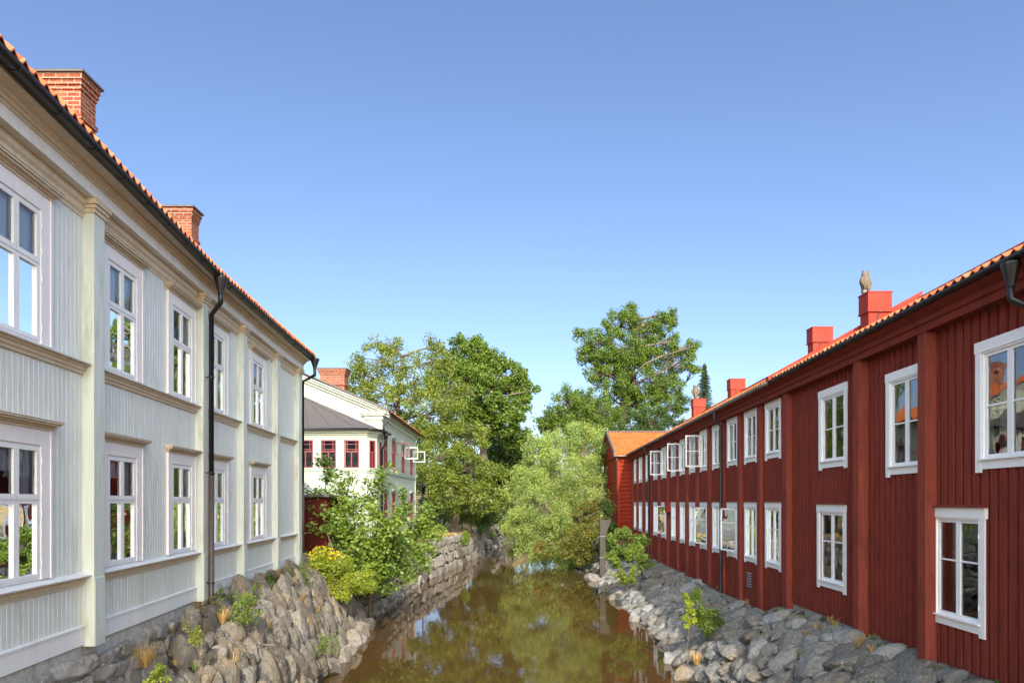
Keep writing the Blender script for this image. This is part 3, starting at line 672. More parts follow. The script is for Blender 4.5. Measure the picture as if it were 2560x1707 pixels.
def small_window(parent, c, along, out, w_, h_, mat='frame_red', bars='grid'):
    """c = sill middle (world); along/out unit vectors"""
    al, ou = Vector(along), Vector(out); c = Vector(c)
    fn = lambda x, y, z: tuple(c + ou * x + al * y + Vector((0, 0, z)))
    mb = MB(); h = w_ / 2
    def bx_(x0, x1, y0, y1, z0, z1): mb.box(x0, x1, y0, y1, z0, z1, fn)
    bx_(-.10, .03, -h, -h + .045, 0, h_); bx_(-.10, .03, h - .045, h, 0, h_); bx_(-.10, .03, -h + .045, h - .045, 0, .05); bx_(-.10, .03, -h + .045, h - .045, h_ - .05, h_)
    zt = h_ * .58; bx_(-.04, .02, -h + .06, h - .06, zt - .03, zt + .03); bx_(-.03, .015, -.025, .025, .06, zt - .03)
    if bars == 'grid':
        for s in (-1, 1): bx_(-.03, .01, s * h * .58 - .015, s * h * .58 + .015, zt + .03, h_ - .06)
        bx_(-.031, .009, -h + .06, h - .06, h_ - .22, h_ - .19); bx_(-.031, .009, -h + .06, h - .06, zt + .10, zt + .13)
    o = obj('window', mb, mat, parent)
    mb = MB(); mb.add([fn(-.02, -h + .05, .05), fn(-.02, h - .05, .05), fn(-.02, h - .05, h_ - .05), fn(-.02, -h + .05, h_ - .05)], [(0, 1, 2, 3)]); obj('window_pane', mb, 'glass', o)
    mb = MB(); bx_(.0, .06, -h - .05, h + .05, -.06, -.005); obj('sill', mb, 'house_trim', o); return o
for a, b in fwx: small_window(house, ((a + b) / 2, 32.9, Z(1.62)), (1, 0, 0), (0, -1, 0), b - a, 1.34)
d = (Vector((*bx[2], 0)) - Vector((*bx[1], 0))).normalized(); m_ = Vector((*bx[1], 0)) + d * .35
small_window(house, (m_.x, m_.y, Z(1.62)), d, (d.y, -d.x, 0), .36, 1.34, bars='')
small_window(house, (-6.62, 34.25, Z(1.62)), (0, 1, 0), (1, 0, 0), .6, 1.34, bars='')
for i, (a, b) in enumerate(wy):
    for z0 in (1.75, -1.25):
        o = small_window(house, (-6.75, (a + b) / 2, Z(z0)), (0, 1, 0), (1, 0, 0), b - a, 1.72, bars='')
        mb = MB(); mb.box(-6.75, -6.66, a - .1, b + .1, Z(z0 + 1.80), Z(z0 + 1.86)); mb.box(-6.75, -6.60, a - .14, b + .14, Z(z0 + 1.862), Z(z0 + 1.92)); obj('window_hood', mb, 'house_trim', o)
        if z0 > 0 and i > 0:      # upper lights standing open
            mb = MB(); m2 = 'frame_red' if i == 1 else 'white'; y = b - .05; x0, x1 = -6.70, -6.70 + .82
            for (p, q, r_, s_) in ((x0, x0 + .045, 1.0, 1.72), (x1 - .045, x1, 1.0, 1.72), (x0 + .045, x1 - .045, 1.0, 1.045), (x0 + .045, x1 - .045, 1.675, 1.72)): mb.box(p, q, y - .02, y + .02, Z(z0 + r_ - .1), Z(z0 + s_ - .1))
            obj('open_casement', mb, m2, o)
            mb = MB(); mb.add([(x0 + .07, y, Z(z0 + .97)), (x1 - .07, y, Z(z0 + .97)), (x1 - .07, y, Z(z0 + 1.55)), (x0 + .07, y, Z(z0 + 1.55))], [(0, 1, 2, 3)]); obj('casement_pane', mb, 'glass', o)
# lean-to shed in the gap
shed = thing('shed', 'small dark red board shed tucked in the gap between the two pale houses', 'shed', (-7.3, 25.5, 2.6))
mb = MB(); side_boards(mb, (-9.2, 25.2), (-6.85, 25.2), -1.85, .15); side_boards(mb, (-6.85, 25.2), (-6.85, 28.5), -1.85, .15); obj('wall', mb, 'red_dark', shed)
mb = MB(); mb.add([(x, y, Z(z)) for z in (.0, .07) for x, y in ((-9.4, 25.0), (-6.7, 25.0), (-6.7, 28.7), (-9.4, 28.7))], [(0, 1, 2, 3), (4, 7, 6, 5), (0, 4, 5, 1), (1, 5, 6, 2), (2, 6, 7, 3)])
o = obj('roof', mb, 'dark_roof', shed); o.location.z += .17
# lantern by the house corner
lamp = thing('street_lamp', 'black lantern on a pole beside the far corner of the pale green house', 'street lamp', (-6.25, 47.9, 2.4))
mb = MB(); mb.tube([(-6.25, 47.9, 2.3), (-6.25, 47.9, 5.3)], .05, 8); obj('pole', mb, 'black', lamp, True)
mb = MB(); mb.tube([(-6.25, 47.9, 5.3), (-6.25, 47.9, 5.42), (-6.25, 47.9, 5.85)], [.06, .12, .19], 4); obj('lantern_glass', mb, 'glass', lamp)
mb = MB(); mb.tube([(-6.25, 47.9, 5.85), (-6.25, 47.9, 5.9), (-6.25, 47.9, 6.05), (-6.25, 47.9, 6.14)], [.24, .22, .06, .02], 4)
for k in range(4):
    t = math.pi / 2 * k; c_, s_ = math.cos(t), math.sin(t); mb.tube([(-6.25 + .14 * c_, 47.9 + .14 * s_, 5.42), (-6.25 + .2 * c_, 47.9 + .2 * s_, 5.85)], .014, 4)
obj('lantern_frame', mb, 'black', lamp)

# ================================================================== RIGHT HOUSES
NB = (XR(18), 18.4, 2.0); FB = (XR(48), 48.0, 1.4)
near = thing('red_wooden_house', 'nearest dark red board house on the right, owl on its chimney', 'house', NB)
farh = thing('red_wooden_house', 'longer dark red house with twelve white windows per floor, beyond the nearest red house', 'house', FB)
NU = [(9.3, 10.75, .50, 2.48), (12.12, 13.5, .52, 2.5), (15.2, 16.7, .80, 2.67), (5.6, 7.0, .5, 2.48)]
NLo = [(10.53, 11.98, -2.08, -.10), (15.25, 16.8, -2.04, -.07), (6.6, 8.0, -2.08, -.1)]
FC = [19.95, 22.0, 24.05, 26.1, 28.1, 30.1, 32.1, 34.2, 36.9, 39.4, 42.2, 45.0, 47.3]
PROF = [(0, -.03), (.12, -.03), (.14, 0), (.55, 0), (.57, .028), (.98, .028)]
PROF = [(0, -.005), (.36, -.005), (.37, .045), (.99, .045)]
mb = MB(); holes = [(a + .13, b - .13, c + .16, d - .16) for a, b, c, d in NU + NLo]
boards(mb, -3, 18.55, -2.75, 3.2, holes, .21, PROF, WR)
mb.add([WR(-3, 0, -2.75), WR(-3, -8, -2.75), WR(-3, -8, 3.2), WR(-3, 0, 3.2)], [(0, 1, 2, 3)])
obj('wall', mb, 'red', near)
mb = MB(); boards(mb, 18.75, 48.6, -3.37, 3.2, [(c - .55, c + .55, z0 + .14, z1 - .15) for c in FC for z0, z1 in ((1.27, 2.96), (-1.94, -.02))], .19, PROF, WR)
mb.add([WR(18.75, 0, -3.37), WR(18.75, -8, -3.37), WR(18.75, -8, 3.2), WR(18.75, 0, 3.2)], [(0, 1, 2, 3)])
obj('wall', mb, 'red', farh)
for h_, a, b in ((near, -3, 18.4), (farh, 18.9, 48.5)):
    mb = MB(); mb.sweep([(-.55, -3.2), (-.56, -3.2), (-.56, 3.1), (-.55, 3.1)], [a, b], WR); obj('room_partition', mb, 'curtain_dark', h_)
def pil_r(parent, ylist, zb, wd=.3, n=.2, zt=3.0):
    for y in ylist:
        mb = MB(); mb.sweep([(-.02, zb), (n, zb), (n, zt), (-.02, zt)], [y, y + wd], WR); obj('pilaster', mb, 'red_post', parent)
pil_r(near, [18.5], -3.42, .3, .19); pil_r(near, [14.28, 11.83, 8.9], -2.8, .24, .24)
fp = [(a + b) / 2 for a, b in zip(FC[:-1], FC[1:])]
pil_r(farh, [p - .14 for p in fp], -3.40, .27, .15)
pil_r(farh, [48.45], -3.4, .3, .15); pil_r(farh, [18.82], -3.42, .12, .12)
RRUN = 4.1
for h_, a, b, mt, gm, RS in ((near, -3, 18.9, 'tile_old', 'black', .515), (farh, 18.9, 48.6, 'tile_new', 'grey_metal', .53)):
    us = urange(a, b, 1.0)
    mb = MB(); mb.sweep([(0, 2.94), (.26, 2.94), (.26, 3.06), (.30, 3.08), (.32, 3.22), (0, 3.3)], us, WR); obj('eaves_board', mb, 'red', h_)
    mb = MB(); mb.sweep([(.321, 3.17), (.465, 3.255), (.465, 3.275), (.321, 3.19)], us, WR); obj('soffit', mb, 'red', h_)
    mb = MB(); pantiles(mb, a, b, .47, 3.36, RS, RRUN, WR, amp=.05, pitch=.22, step=.03)
    mb.sweep([(.30, 3.2), (.43, 3.30), (.43, 3.37), (.47 - RRUN, 3.37 + RS * RRUN), (.47 - RRUN, 3.25 + RS * RRUN)], us, WR)
    mb.sweep([(.47 - RRUN, 3.40 + RS * RRUN), (-7.9, 3.3), (-7.9, 3.2), (.47 - RRUN, 3.28 + RS * RRUN)], us, WR)
    rf = obj('roof', mb, mt, h_)
    mb = MB(); mb.sweep([(.47 - RRUN + .14, 3.34 + RS * RRUN - .02), (.47 - RRUN + .08, 3.50 + RS * RRUN), (.47 - RRUN - .08, 3.50 + RS * RRUN), (.47 - RRUN - .14, 3.32 + RS * RRUN)], us, WR); obj('ridge_cap', mb, 'metal_red', rf)
    mb = MB(); gutter(mb, urange(a, b, .75), .50, 3.26, .07, WR); obj('gutter', mb, gm, h_, True)
mb = MB(); mb.sweep([(-1.9, 3.40 + .53 * 2.37 + .09), (-3.60, 3.40 + .53 * 4.07 + .10), (-3.60, 3.40 + .53 * 4.07 + .05), (-1.9, 3.40 + .53 * 2.37 + .04)], [18.92, 23.6], WR); obj('roof_sheet', mb, 'metal_red', farh)
mb = MB(); mb.sweep([(.56, 3.32), (.56, 3.46), (-3.7, 5.82), (-3.7, 5.6)], [18.86, 19.05], WR); obj('roof_step_flashing', mb, 'metal_red', near)

def red_window(parent, w_, h_, bar, curtain, hood=False, ears=True):
    mb = MB(); h = w_ / 2; cw = .135
    for s in (-1, 1):
        y0, y1 = sorted((s * (h - cw), s * h)); mb.box(.02, .072, y0, y1, -.05 if ears else 0, h_ - .17)
    mb.box(.02, .078, -h - .015, h + .015, h_ - .17, h_); mb.box(.02, .066, -h + cw, h - cw, 0, .135)
    mb.box(.03, .11, -h + cw - .03, h - cw + .03, .136, .162)
    for s in (-1, 1):
        y0, y1 = sorted((s * (h - cw), s * (h - cw - .03))); mb.box(-.10, .06, y0, y1, .163, h_ - .17)
    mb.box(-.10, .06, -h + cw, h - cw, h_ - .20, h_ - .171)
    wn = lobj('window', mb, 'white', parent)
    i = h - cw - .03; z0, z1 = .163, h_ - .20; zb = z0 + (z1 - z0) * bar
    mb = MB()
    for s in (-1, 1):
        y0, y1 = sorted((s * .004, s * i)); rings(mb, -.02, .03, y0, y1, z0, z1, .05, .05, .06); mb.box(-.01, .022, y0 + .05, y1 - .05, zb - .014, zb + .014)
    for zz in (z0 + .25, z1 - .25): mb.tube([(.07, h - cw - .0, zz - .04), (.07, h - cw, zz + .04)], .011, 6)
    lobj('sash', mb, 'white', wn)
    mb = MB(); mb.add([(.004, -i + .045, z0 + .05), (.004, -.05, z0 + .05), (.004, -.05, z1 - .045), (.004, -i + .045, z1 - .045)], [(0, 1, 2, 3)])
    mb.add([(.004, .05, z0 + .05), (.004, i - .045, z0 + .05), (.004, i - .045, z1 - .045), (.004, .05, z1 - .045)], [(0, 1, 2, 3)]); lobj('window_pane', mb, 'glass_red', wn)
    mb = MB(); n = 10
    for ya, yb in ((-i, -i + i * .35), (i - i * .3, i)):
        vs = []
        for k in range(n + 1): y = ya + (yb - ya) * k / n; x = -.2 + .02 * math.sin(k * 2); vs += [(x, y, z0), (x, y, z1)]
        mb.add(vs, [(2 * k, 2 * k + 2, 2 * k + 3, 2 * k + 1) for k in range(n)])
    lobj('curtain', mb, curtain, wn)
    if hood:
        mb = MB(); mb.add([(.02, -h - .05, h_ + .05), (.12, -h - .05, h_ + .012), (.12, h + .05, h_ + .012), (.02, h + .05, h_ + .05), (.02, -h - .05, h_ + .002), (.12, -h - .05, h_ + .002), (.12, h + .05, h_ + .002), (.02, h + .05, h_ + .002)], [(0, 1, 2, 3), (4, 7, 6, 5), (1, 5, 6, 2), (0, 4, 5, 1), (3, 2, 6, 7)]); lobj('drip_cap', mb, 'red', wn)
    return wn
def place_r(wn, base, y, z):
    wn.location = Vector(WR(y, 0, z)) - Vector(base); wn.rotation_euler.z = math.pi + math.atan(-.034)
for (a, b, c, d) in NU: place_r(red_window(near, b - a, d - c, .5, 'curtain'), NB, (a + b) / 2, c)
for (a, b, c, d) in NLo: place_r(red_window(near, b - a, d - c, .58, 'blind', True), NB, (a + b) / 2, c)
fwu = []; fwl = []
for k, y in enumerate(FC):
    wu = red_window(farh, 1.30, 1.69, .5, 'curtain') if k == 0 else copy_tree(fwu[0], farh)
    wl = red_window(farh, 1.30, 1.92, .62, 'blind', True) if k == 0 else copy_tree(fwl[0], farh)
    place_r(wu, FB, y, 1.27); place_r(wl, FB, y, -1.94); fwu.append(wu); fwl.append(wl)
def leaf_casement(wn, hinge_y, length, z0, z1, ang, bars, white=True, fill='glass_red'):
    """local to the window: hinge on local y, swings outward (x)"""
    d = Vector((math.sin(ang), math.cos(ang), 0)); n = Vector((d.y, -d.x, 0))
    fn = lambda a, b, z: tuple(Vector((.08, hinge_y, 0)) + d * a + n * b + Vector((0, 0, z)))
    mb = MB(); t = .022
    mb.box(0, .055, -t, t, z0, z1, fn); mb.box(length - .055, length, -t, t, z0, z1, fn); mb.box(.055, length - .055, -t, t, z0, z0 + .06, fn); mb.box(.055, length - .055, -t, t, z1 - .055, z1, fn)
    for b in bars: zz = z0 + (z1 - z0) * b; mb.box(.055, length - .055, -t * .8, t * .8, zz - .015, zz + .015, fn)
    lobj('open_casement', mb, 'white', wn)
    mb = MB(); mb.add([fn(.05, 0, z0 + .05), fn(length - .05, 0, z0 + .05), fn(length - .05, 0, z1 - .05), fn(.05, 0, z1 - .05)], [(0, 1, 2, 3)]); lobj('casement_pane', mb, fill, wn)
# local y points towards the camera on the right bank (rotated half a turn)
for k, fl in ((4, 'glass_red'), (6, 'glass_red'), (8, 'glass_red')): leaf_casement(fwu[k], -.5, .62, .18, 1.50, R(90), (.5,), fill=fl)
for k in (2, 4, 8): leaf_casement(fwl[k], .50, -1.0, .2, 1.70, R(-13), (.66,), fill='glass_red')
def box_chimney(parent, x0, x1, y0, y1, zb, zt):
    mb = MB(); e = .012; zc = zt - .55
    mb.box(x0 + .03, x1 - .03, y0 + .03, y1 - .03, zb, zc); mb.box(x0 - .02, x1 + .02, y0 - .02, y1 + .02, zc, zc + .03); mb.box(x0, x1, y0, y1, zc + .031, zt - .03)
    c = obj('chimney', mb, 'metal_red', parent)
    mb = MB(); mb.box(x0 - .015, x1 + .015, y0 - .015, y1 + .015, zt - .03, zt); obj('chimney_cap', mb, 'metal_red', c)
    mb = MB(); mb.tube([(x0 + .25, y0 - .03, zb), (x0 + .25, y0 - .05, zc - .05), (x0 + .35, y0 - .04, zc)], .008, 5); obj('earth_wire', mb, 'black', c); return c
box_chimney(near, 10.48, 11.20, 20.4 - 2.6, 20.95 - 2.6, Z(4.2), Z(5.5)) if False else None
box_chimney(near, 9.52, 10.16, 18.5 - .25, 18.95 - .2, Z(4.0), Z(5.62))
box_chimney(farh, 10.7, 11.43, 24.3, 24.8, Z(4.6), Z(6.22))
box_chimney(farh, 11.2, 11.98, 35.0, 35.6, Z(4.6), Z(6.30))
box_chimney(farh, 11.5, 12.3, 43.3, 43.9, Z(4.6), Z(6.53))
def owl(loc, s, rot, label):
    o = thing('owl_statue', label, 'owl statue', loc, 'owl figures on the red chimneys'); x, y, z = loc
    V0, F0 = ICO[3]; prof = [(-.5, .30), (-.42, .34), (-.3, .36), (-.15, .44), (0, .47), (.12, .42), (.2, .34), (.26, .33), (.34, .36), (.42, .33), (.48, .2), (.5, .02)]
    mb = MB(); n = 20; V = []
    for h, r in prof:
        for k in range(n):
            t = 2 * math.pi * k / n; V.append((math.cos(t) * r * .62, math.sin(t) * r * (.5 if h > .2 else .56) - (h < .15) * .06 * (h + .5), h))
    V2 = []
    ca, sa = math.cos(rot), math.sin(rot)
    tr = lambda p: (x + (p[0] * ca - p[1] * sa) * s, y + (p[0] * sa + p[1] * ca) * s, z + (p[2] + .5 + .22) * s)
    fs = [(j * n + k, j * n + (k + 1) % n, (j + 1) * n + (k + 1) % n, (j + 1) * n + k) for j in range(len(prof) - 1) for k in range(n)] + [tuple(range(n))[::-1], tuple(range((len(prof) - 1) * n, len(prof) * n))]
    mb.add([tr(p) for p in V], fs)
    for sx in (-1, 1): mb.tube([tr((sx * .13, .02, .44)), tr((sx * .18, .02, .52)), tr((sx * .20, .0, .62))], [.07 * s, .045 * s, .006], 6)
    mb.tube([tr((0, -.17, .36)), tr((0, -.24, .31))], [.035 * s, .005], 6)
    for sx in (-1, 1):   # wings, tail
        mb.tube([tr((sx * .24, 0, .15)), tr((sx * .29, .04, -.1)), tr((sx * .2, .14, -.42))], [.08 * s, .10 * s, .02 * s], 8)
    mb.tube([tr((0, .14, -.1)), tr((0, .22, -.5)), tr((0, .25, -.68))], [.12 * s, .1 * s, .03 * s], 8)
    obj('owl_body', mb, 'owl', o, True)
    mb = MB(); mb.tube([(x, y, z), (x, y, z + .12 * s)], .012, 6)
    mb.tube([tr((-.16, -.02, -.56)), tr((.16, -.02, -.56))], .13 * s, 8); mb.tube([tr((0, 0, -.72)), tr((0, 0, -.45))], .17 * s, 8); obj('perch', mb, 'grey_metal', o, True)
    return o
owl((9.60, 18.55, Z(5.62)), .50, R(200), 'brown owl figure standing on the tallest-looking red chimney, nearest the camera')
owl((11.72, 43.6, Z(6.53)), .72, R(170), 'pale owl figure on the farthest red chimney, in front of the spruce')
# right downpipes
def dp(parent, y, zb, gm='black', n=.27):
    x, yy, _ = WR(y, n, 0); gx_, gy_, _ = WR(y, .50, 0)
    return downpipe(parent, [(gx_, y + .02, Z(3.24)), (gx_, y + .02, Z(2.98)), (x, y, Z(2.72)), (x, y, Z(zb)), (x - .12, y - .05, Z(zb - .08))], .055, (gx_, y + .02, Z(3.02), .075, .22), brk=[(x, y, Z(z), .2) for z in (2.0, .0, -2.2)])
dp(farh, 24.75, -3.35); dp(farh, 40.5, -3.35)
x, yy, _ = WR(9.3, .30, 0); gx_, gy_, _ = WR(9.3, .52, 0)
downpipe(near, [(gx_, 9.3, Z(2.95)), (gx_, 9.3, Z(2.75)), (x + .1, 9.1, Z(2.5)), (x + .1, 9.1, Z(-2.7))], .052, (gx_, 9.3, Z(2.95), .12, .30))
# vent, meter box
mb = MB()
for k in range(6): mb.sweep([(.03, -2.30 - k * .085), (.07, -2.33 - k * .085), (.07, -2.35 - k * .085), (.03, -2.35 - k * .085)], [21.95, 22.4], WR)
obj('vent_grille', mb, 'grey_metal', farh)
mb = MB(); mb.sweep([(.02, -.55), (.30, -.55), (.33, -.02), (.02, .05)], [34.9, 35.25], WR); obj('meter_box', mb, 'metal_red', farh)

# log wing at the far end
wing = thing('log_house', 'bright red log building with orange roof at the far end of the right bank', 'house', (8, 49, 1.4))
mb = MB(); X0, X1 = 7.53, 14
for k in range(22):
    z0 = -3.3 + k * .29
    mb.sweep([(48.78, z0), (48.74, z0 + .02), (48.72, z0 + .14), (48.74, z0 + .27), (48.78, z0 + .285), (49.0, z0 + .285), (49.0, z0)], [X0, X1], lambda u, n, z: (u, n, Z(z)))
for k in range(22):
    z0 = -3.3 + k * .29; mb.box(X0 + .02, X0 + .12, 49.0, 56, Z(z0), Z(z0 + .275))
    d = .0 if k % 2 else .05; mb.box(X0 + .25, X0 + .42, 48.60 + d, 48.74, Z(z0 + .02), Z(z0 + .26))
obj('log_wall', mb, 'red_bright', wing)
mb = MB(); mb.box(X0 - .04, X0 + .14, 48.64, 48.80, Z(-3.4), Z(3.1)); obj('corner_board', mb, 'red_bright', wing)
mb = MB(); fw_ = lambda u, n, z: (u, 48.75 - n, Z(z))
pantiles(mb, X0 - .2, 15, .45, 3.30, .48, 4.2, fw_, amp=.06, pitch=.25, step=.045, course=.38)
mb.sweep([(.42, 3.22), (.43, 3.30), (-3.75, 5.30), (-3.75, 5.22)], [X0 - .2, 15], fw_); mb.sweep([(-3.75, 5.32), (-7.9, 3.3), (-7.9, 3.22), (-3.75, 5.22)], [X0 - .2, 15], fw_)
wr = obj('roof', mb, 'tile_new', wing)
mb = MB(); mb.sweep([(.50, 3.22), (.47, 3.48), (-3.75, 5.44), (-8.0, 3.44), (-8.0, 3.2), (-3.75, 5.2)], [X0 - .34, X0 - .2], fw_); mb.sweep([(-3.6, 5.32), (-3.75, 5.45), (-3.9, 5.32)], [X0 - .33, 15], fw_); obj('verge_metal', mb, 'dark_roof', wr)
mb = MB(); gutter(mb, urange(X0 - .25, 8.3, .5), .50, 3.16, .07, fw_); obj('gutter', mb, 'grey_metal', wing, True)
mb = MB(); mb.tube([(X0 - .12, 48.45, Z(3.1)), (X0 - .05, 48.6, Z(2.8)), (X0 - .05, 48.6, Z(-3.3))], .05, 8); obj('downpipe', mb, 'brown_pipe', wing, True)
mb = MB(); mb.add([(X0, 56, Z(3.2)), (X0, 48.9, Z(3.2)), (X0, 52.5, Z(5.1))], [(0, 1, 2)]); mb.add([(X0, 56, Z(-3.3)), (14, 56, Z(-3.3)), (14, 56, Z(3.2)), (X0, 56, Z(3.2))], [(0, 1, 2, 3)]); obj('gable', mb, 'red_bright', wing)
# concrete fin in the water's edge
fin = MB(); Yf = 43.5; a0, a1 = (1500 - 1280) / 1706.7 * Yf, (1513 - 1280) / 1706.7 * Yf
fin.add([(a0, y, z) for y in (Yf, Yf + .3) for z in ()], [])
pr = [(a0, .1), (a1, .1), (a1 + .02, 2.6), (a1 + .38, 3.62), (a0, 3.62)]
fin.add([(x, Yf, z) for x, z in pr] + [(x, Yf + .35, z) for x, z in pr], [(0, 1, 2, 3, 4), (9, 8, 7, 6, 5)] + [(i, (i + 1) % 5, (i + 1) % 5 + 5, i + 5) for i in range(5)])
fn_ = thing('concrete_pillar', 'tall weathered grey concrete pillar with flared top at the right water edge', 'pillar', (a0, Yf, 0)); obj('post', fin, 'concrete', fn_)
mb = MB()
for z in (1.2, 2.55): mb.box(a0 - .03, a1 + .04, Yf - .03, Yf + .38, z, z + .05)
obj('iron_band', mb, 'grey_metal', fn_)

# ------------------------------------------------------------------ right rock bank
def bankR(y, t):
    xw = XR(y) + .1; xe = edgeR(y); top = interp([(5, 1.98), (17.8, 1.98), (19.3, 1.42), (48, 1.4)], y)
    return xw + (xe - xw) * t, y, top * (1 - t ** interp([(10, 2.6), (19, 2.4), (22, 1.7), (48, 1.5)], y)) - .12 * t
rb = thing('stone_bank', 'shaded slope of grey boulders below the red houses on the right', 'stone bank', (6, 20, 0))
mb = MB(); ys = urange(3, 50, .5)
V = [tuple(np.array(bankR(y, t)) - np.array([0, 0, .09])) for y in ys for t in ts]
mb.add(V, [(j * 12 + i, j * 12 + i + 1, (j + 1) * 12 + i + 1, (j + 1) * 12 + i) for j in range(len(ys) - 1) for i in range(11)])
obj('earth_core', mb, 'gravel', rb)
mb = MB(); mb.sweep([(-.3, -3.4), (.02, -3.4), (.0, -2.76), (-.3, -2.76)], [-3, 18.5], WR); obj('mortar_footing', mb, 'mortar', rb)
rk = Rocks(SHA); placed = []
for big, tries in ((.60, 900), (.44, 2600), (.3, 8000), (.18, 10000)):
    for k in range(tries):
        y = random.uniform(7, 47.5); t = random.uniform(.0, .93); x, _, z = bankR(y, t); s = big * random.uniform(.8, 1.2)
        L2 = (s, (x, y, z))
        if any(abs(y - q[1]) < (s + q[3]) * .47 and math.hypot(y - q[1], x - q[0], z - q[2]) < (s + q[3]) * .44 for q in placed): continue
        placed.append((x, y, z, s))
        rk.add((x - max(0, .15 - t) * s, y, z - s * (.04 + 2.2 * max(0, .16 - t))), (s * 1.08, s * random.uniform(.9, 1.35), s * .52), (random.gauss(0, .16), random.gauss(-.5, .14), random.gauss(0, .5)))
rk.obj('boulders', 'stone_grey', rb)
for k, (y, t, s) in enumerate([(18.4, 1.0, .7), (20.4, 1.03, .55), (27.5, 1.03, .6), (33.5, 1.02, .8), (36.5, 1.04, .7), (38.5, 1.03, .6), (41.5, 1.12, .8), (43.2, 1.2, .7)]):
    x, _, z = bankR(y, t); r_ = Rocks(rock_shapes(1, 4, 10, 0, .04)); r_.add((x, y, max(z, 0) + .08), (s, s * .9, s * .6))
    tag(r_.obj('boulder', 'stone_brown' if k in (0, 3, 4, 6, 7) else 'stone_grey', None, (x, y, 0)), ['rusty boulder nearest the camera at the right waterline', 'rounded grey boulder second along the right waterline', 'grey boulder at the waterline level with the long downpipe', 'sunlit brown boulder at the right waterline below the yellowing weeds', 'wide brown boulder just before the sunlit rocks narrow towards the pillar', 'small grey boulder at the foot of the round green shrub', 'flat sunlit stone lying in the water just left of the pillar', 'pale flat stone beside the hanging rusty bush'][k], 'boulder', 'boulders at the foot of the right bank')

# ------------------------------------------------------------------ foliage
def leaves(cent, n, spread, size, up=.6, aspect=.55, cen_out=None, droop=0):
    """diamond leaves scattered round every centre (numpy)"""
    cent = np.asarray(cent, float); K = len(cent); N = K * n
    d = RNG.normal(size=(N, 3)); d /= np.linalg.norm(d, axis=1)[:, None]; r = RNG.uniform(0, 1, N) ** .45
    sp = np.asarray(spread) if np.ndim(spread) else np.array([spread] * 3)
    P = np.repeat(cent, n, axis=0) + d * r[:, None] * sp * RNG.uniform(.7, 1.2, (K, 1)).repeat(n, 0)
    nrm = RNG.normal(size=(N, 3)) * .75 + d * .5 + np.array([0, -.1, up]); nrm /= np.linalg.norm(nrm, axis=1)[:, None]
    t = np.cross(nrm, RNG.normal(size=(N, 3)) + np.array([0, 0, -droop])); 
    if droop: t = RNG.normal(size=(N, 3)) * .45 + np.array([0, 0, -droop]); t -= nrm * (t * nrm).sum(1)[:, None]
    t /= np.linalg.norm(t, axis=1)[:, None]; b = np.cross(nrm, t)
    s = (size * RNG.uniform(.6, 1.3, N))[:, None]
    q = np.stack([P - t * s * .5, P + b * s * aspect * .5 - t * s * .05, P + t * s * .5, P - b * s * aspect * .5 - t * s * .05], 1)
    F = np.arange(N * 4).reshape(N, 4); return q.reshape(-1, 3), F
def limb(mb, a, b, r0, r1, bend=.12, seg=6, n=5):
    a, b = Vector(a), Vector(b); L = (b - a).length; j = Vector((random.gauss(0, 1), random.gauss(0, 1), random.gauss(0, .4))) * L * bend
    pts = [a.lerp(b, k / n) + j * math.sin(math.pi * k / n) + Vector((random.gauss(0, 1), random.gauss(0, 1), 0)) * L * .015 * (0 < k < n) for k in range(n + 1)]
    mb.tube(pts, [r0 + (r1 - r0) * k / n for k in range(n + 1)], seg); return pts
def lobe_pts(c, rad, n):
    d = RNG.normal(size=(n, 3)); d /= np.linalg.norm(d, axis=1)[:, None]
    r = RNG.uniform(.25, 1, n) ** .5
    return np.asarray(c) + d * r[:, None] * np.asarray(rad)
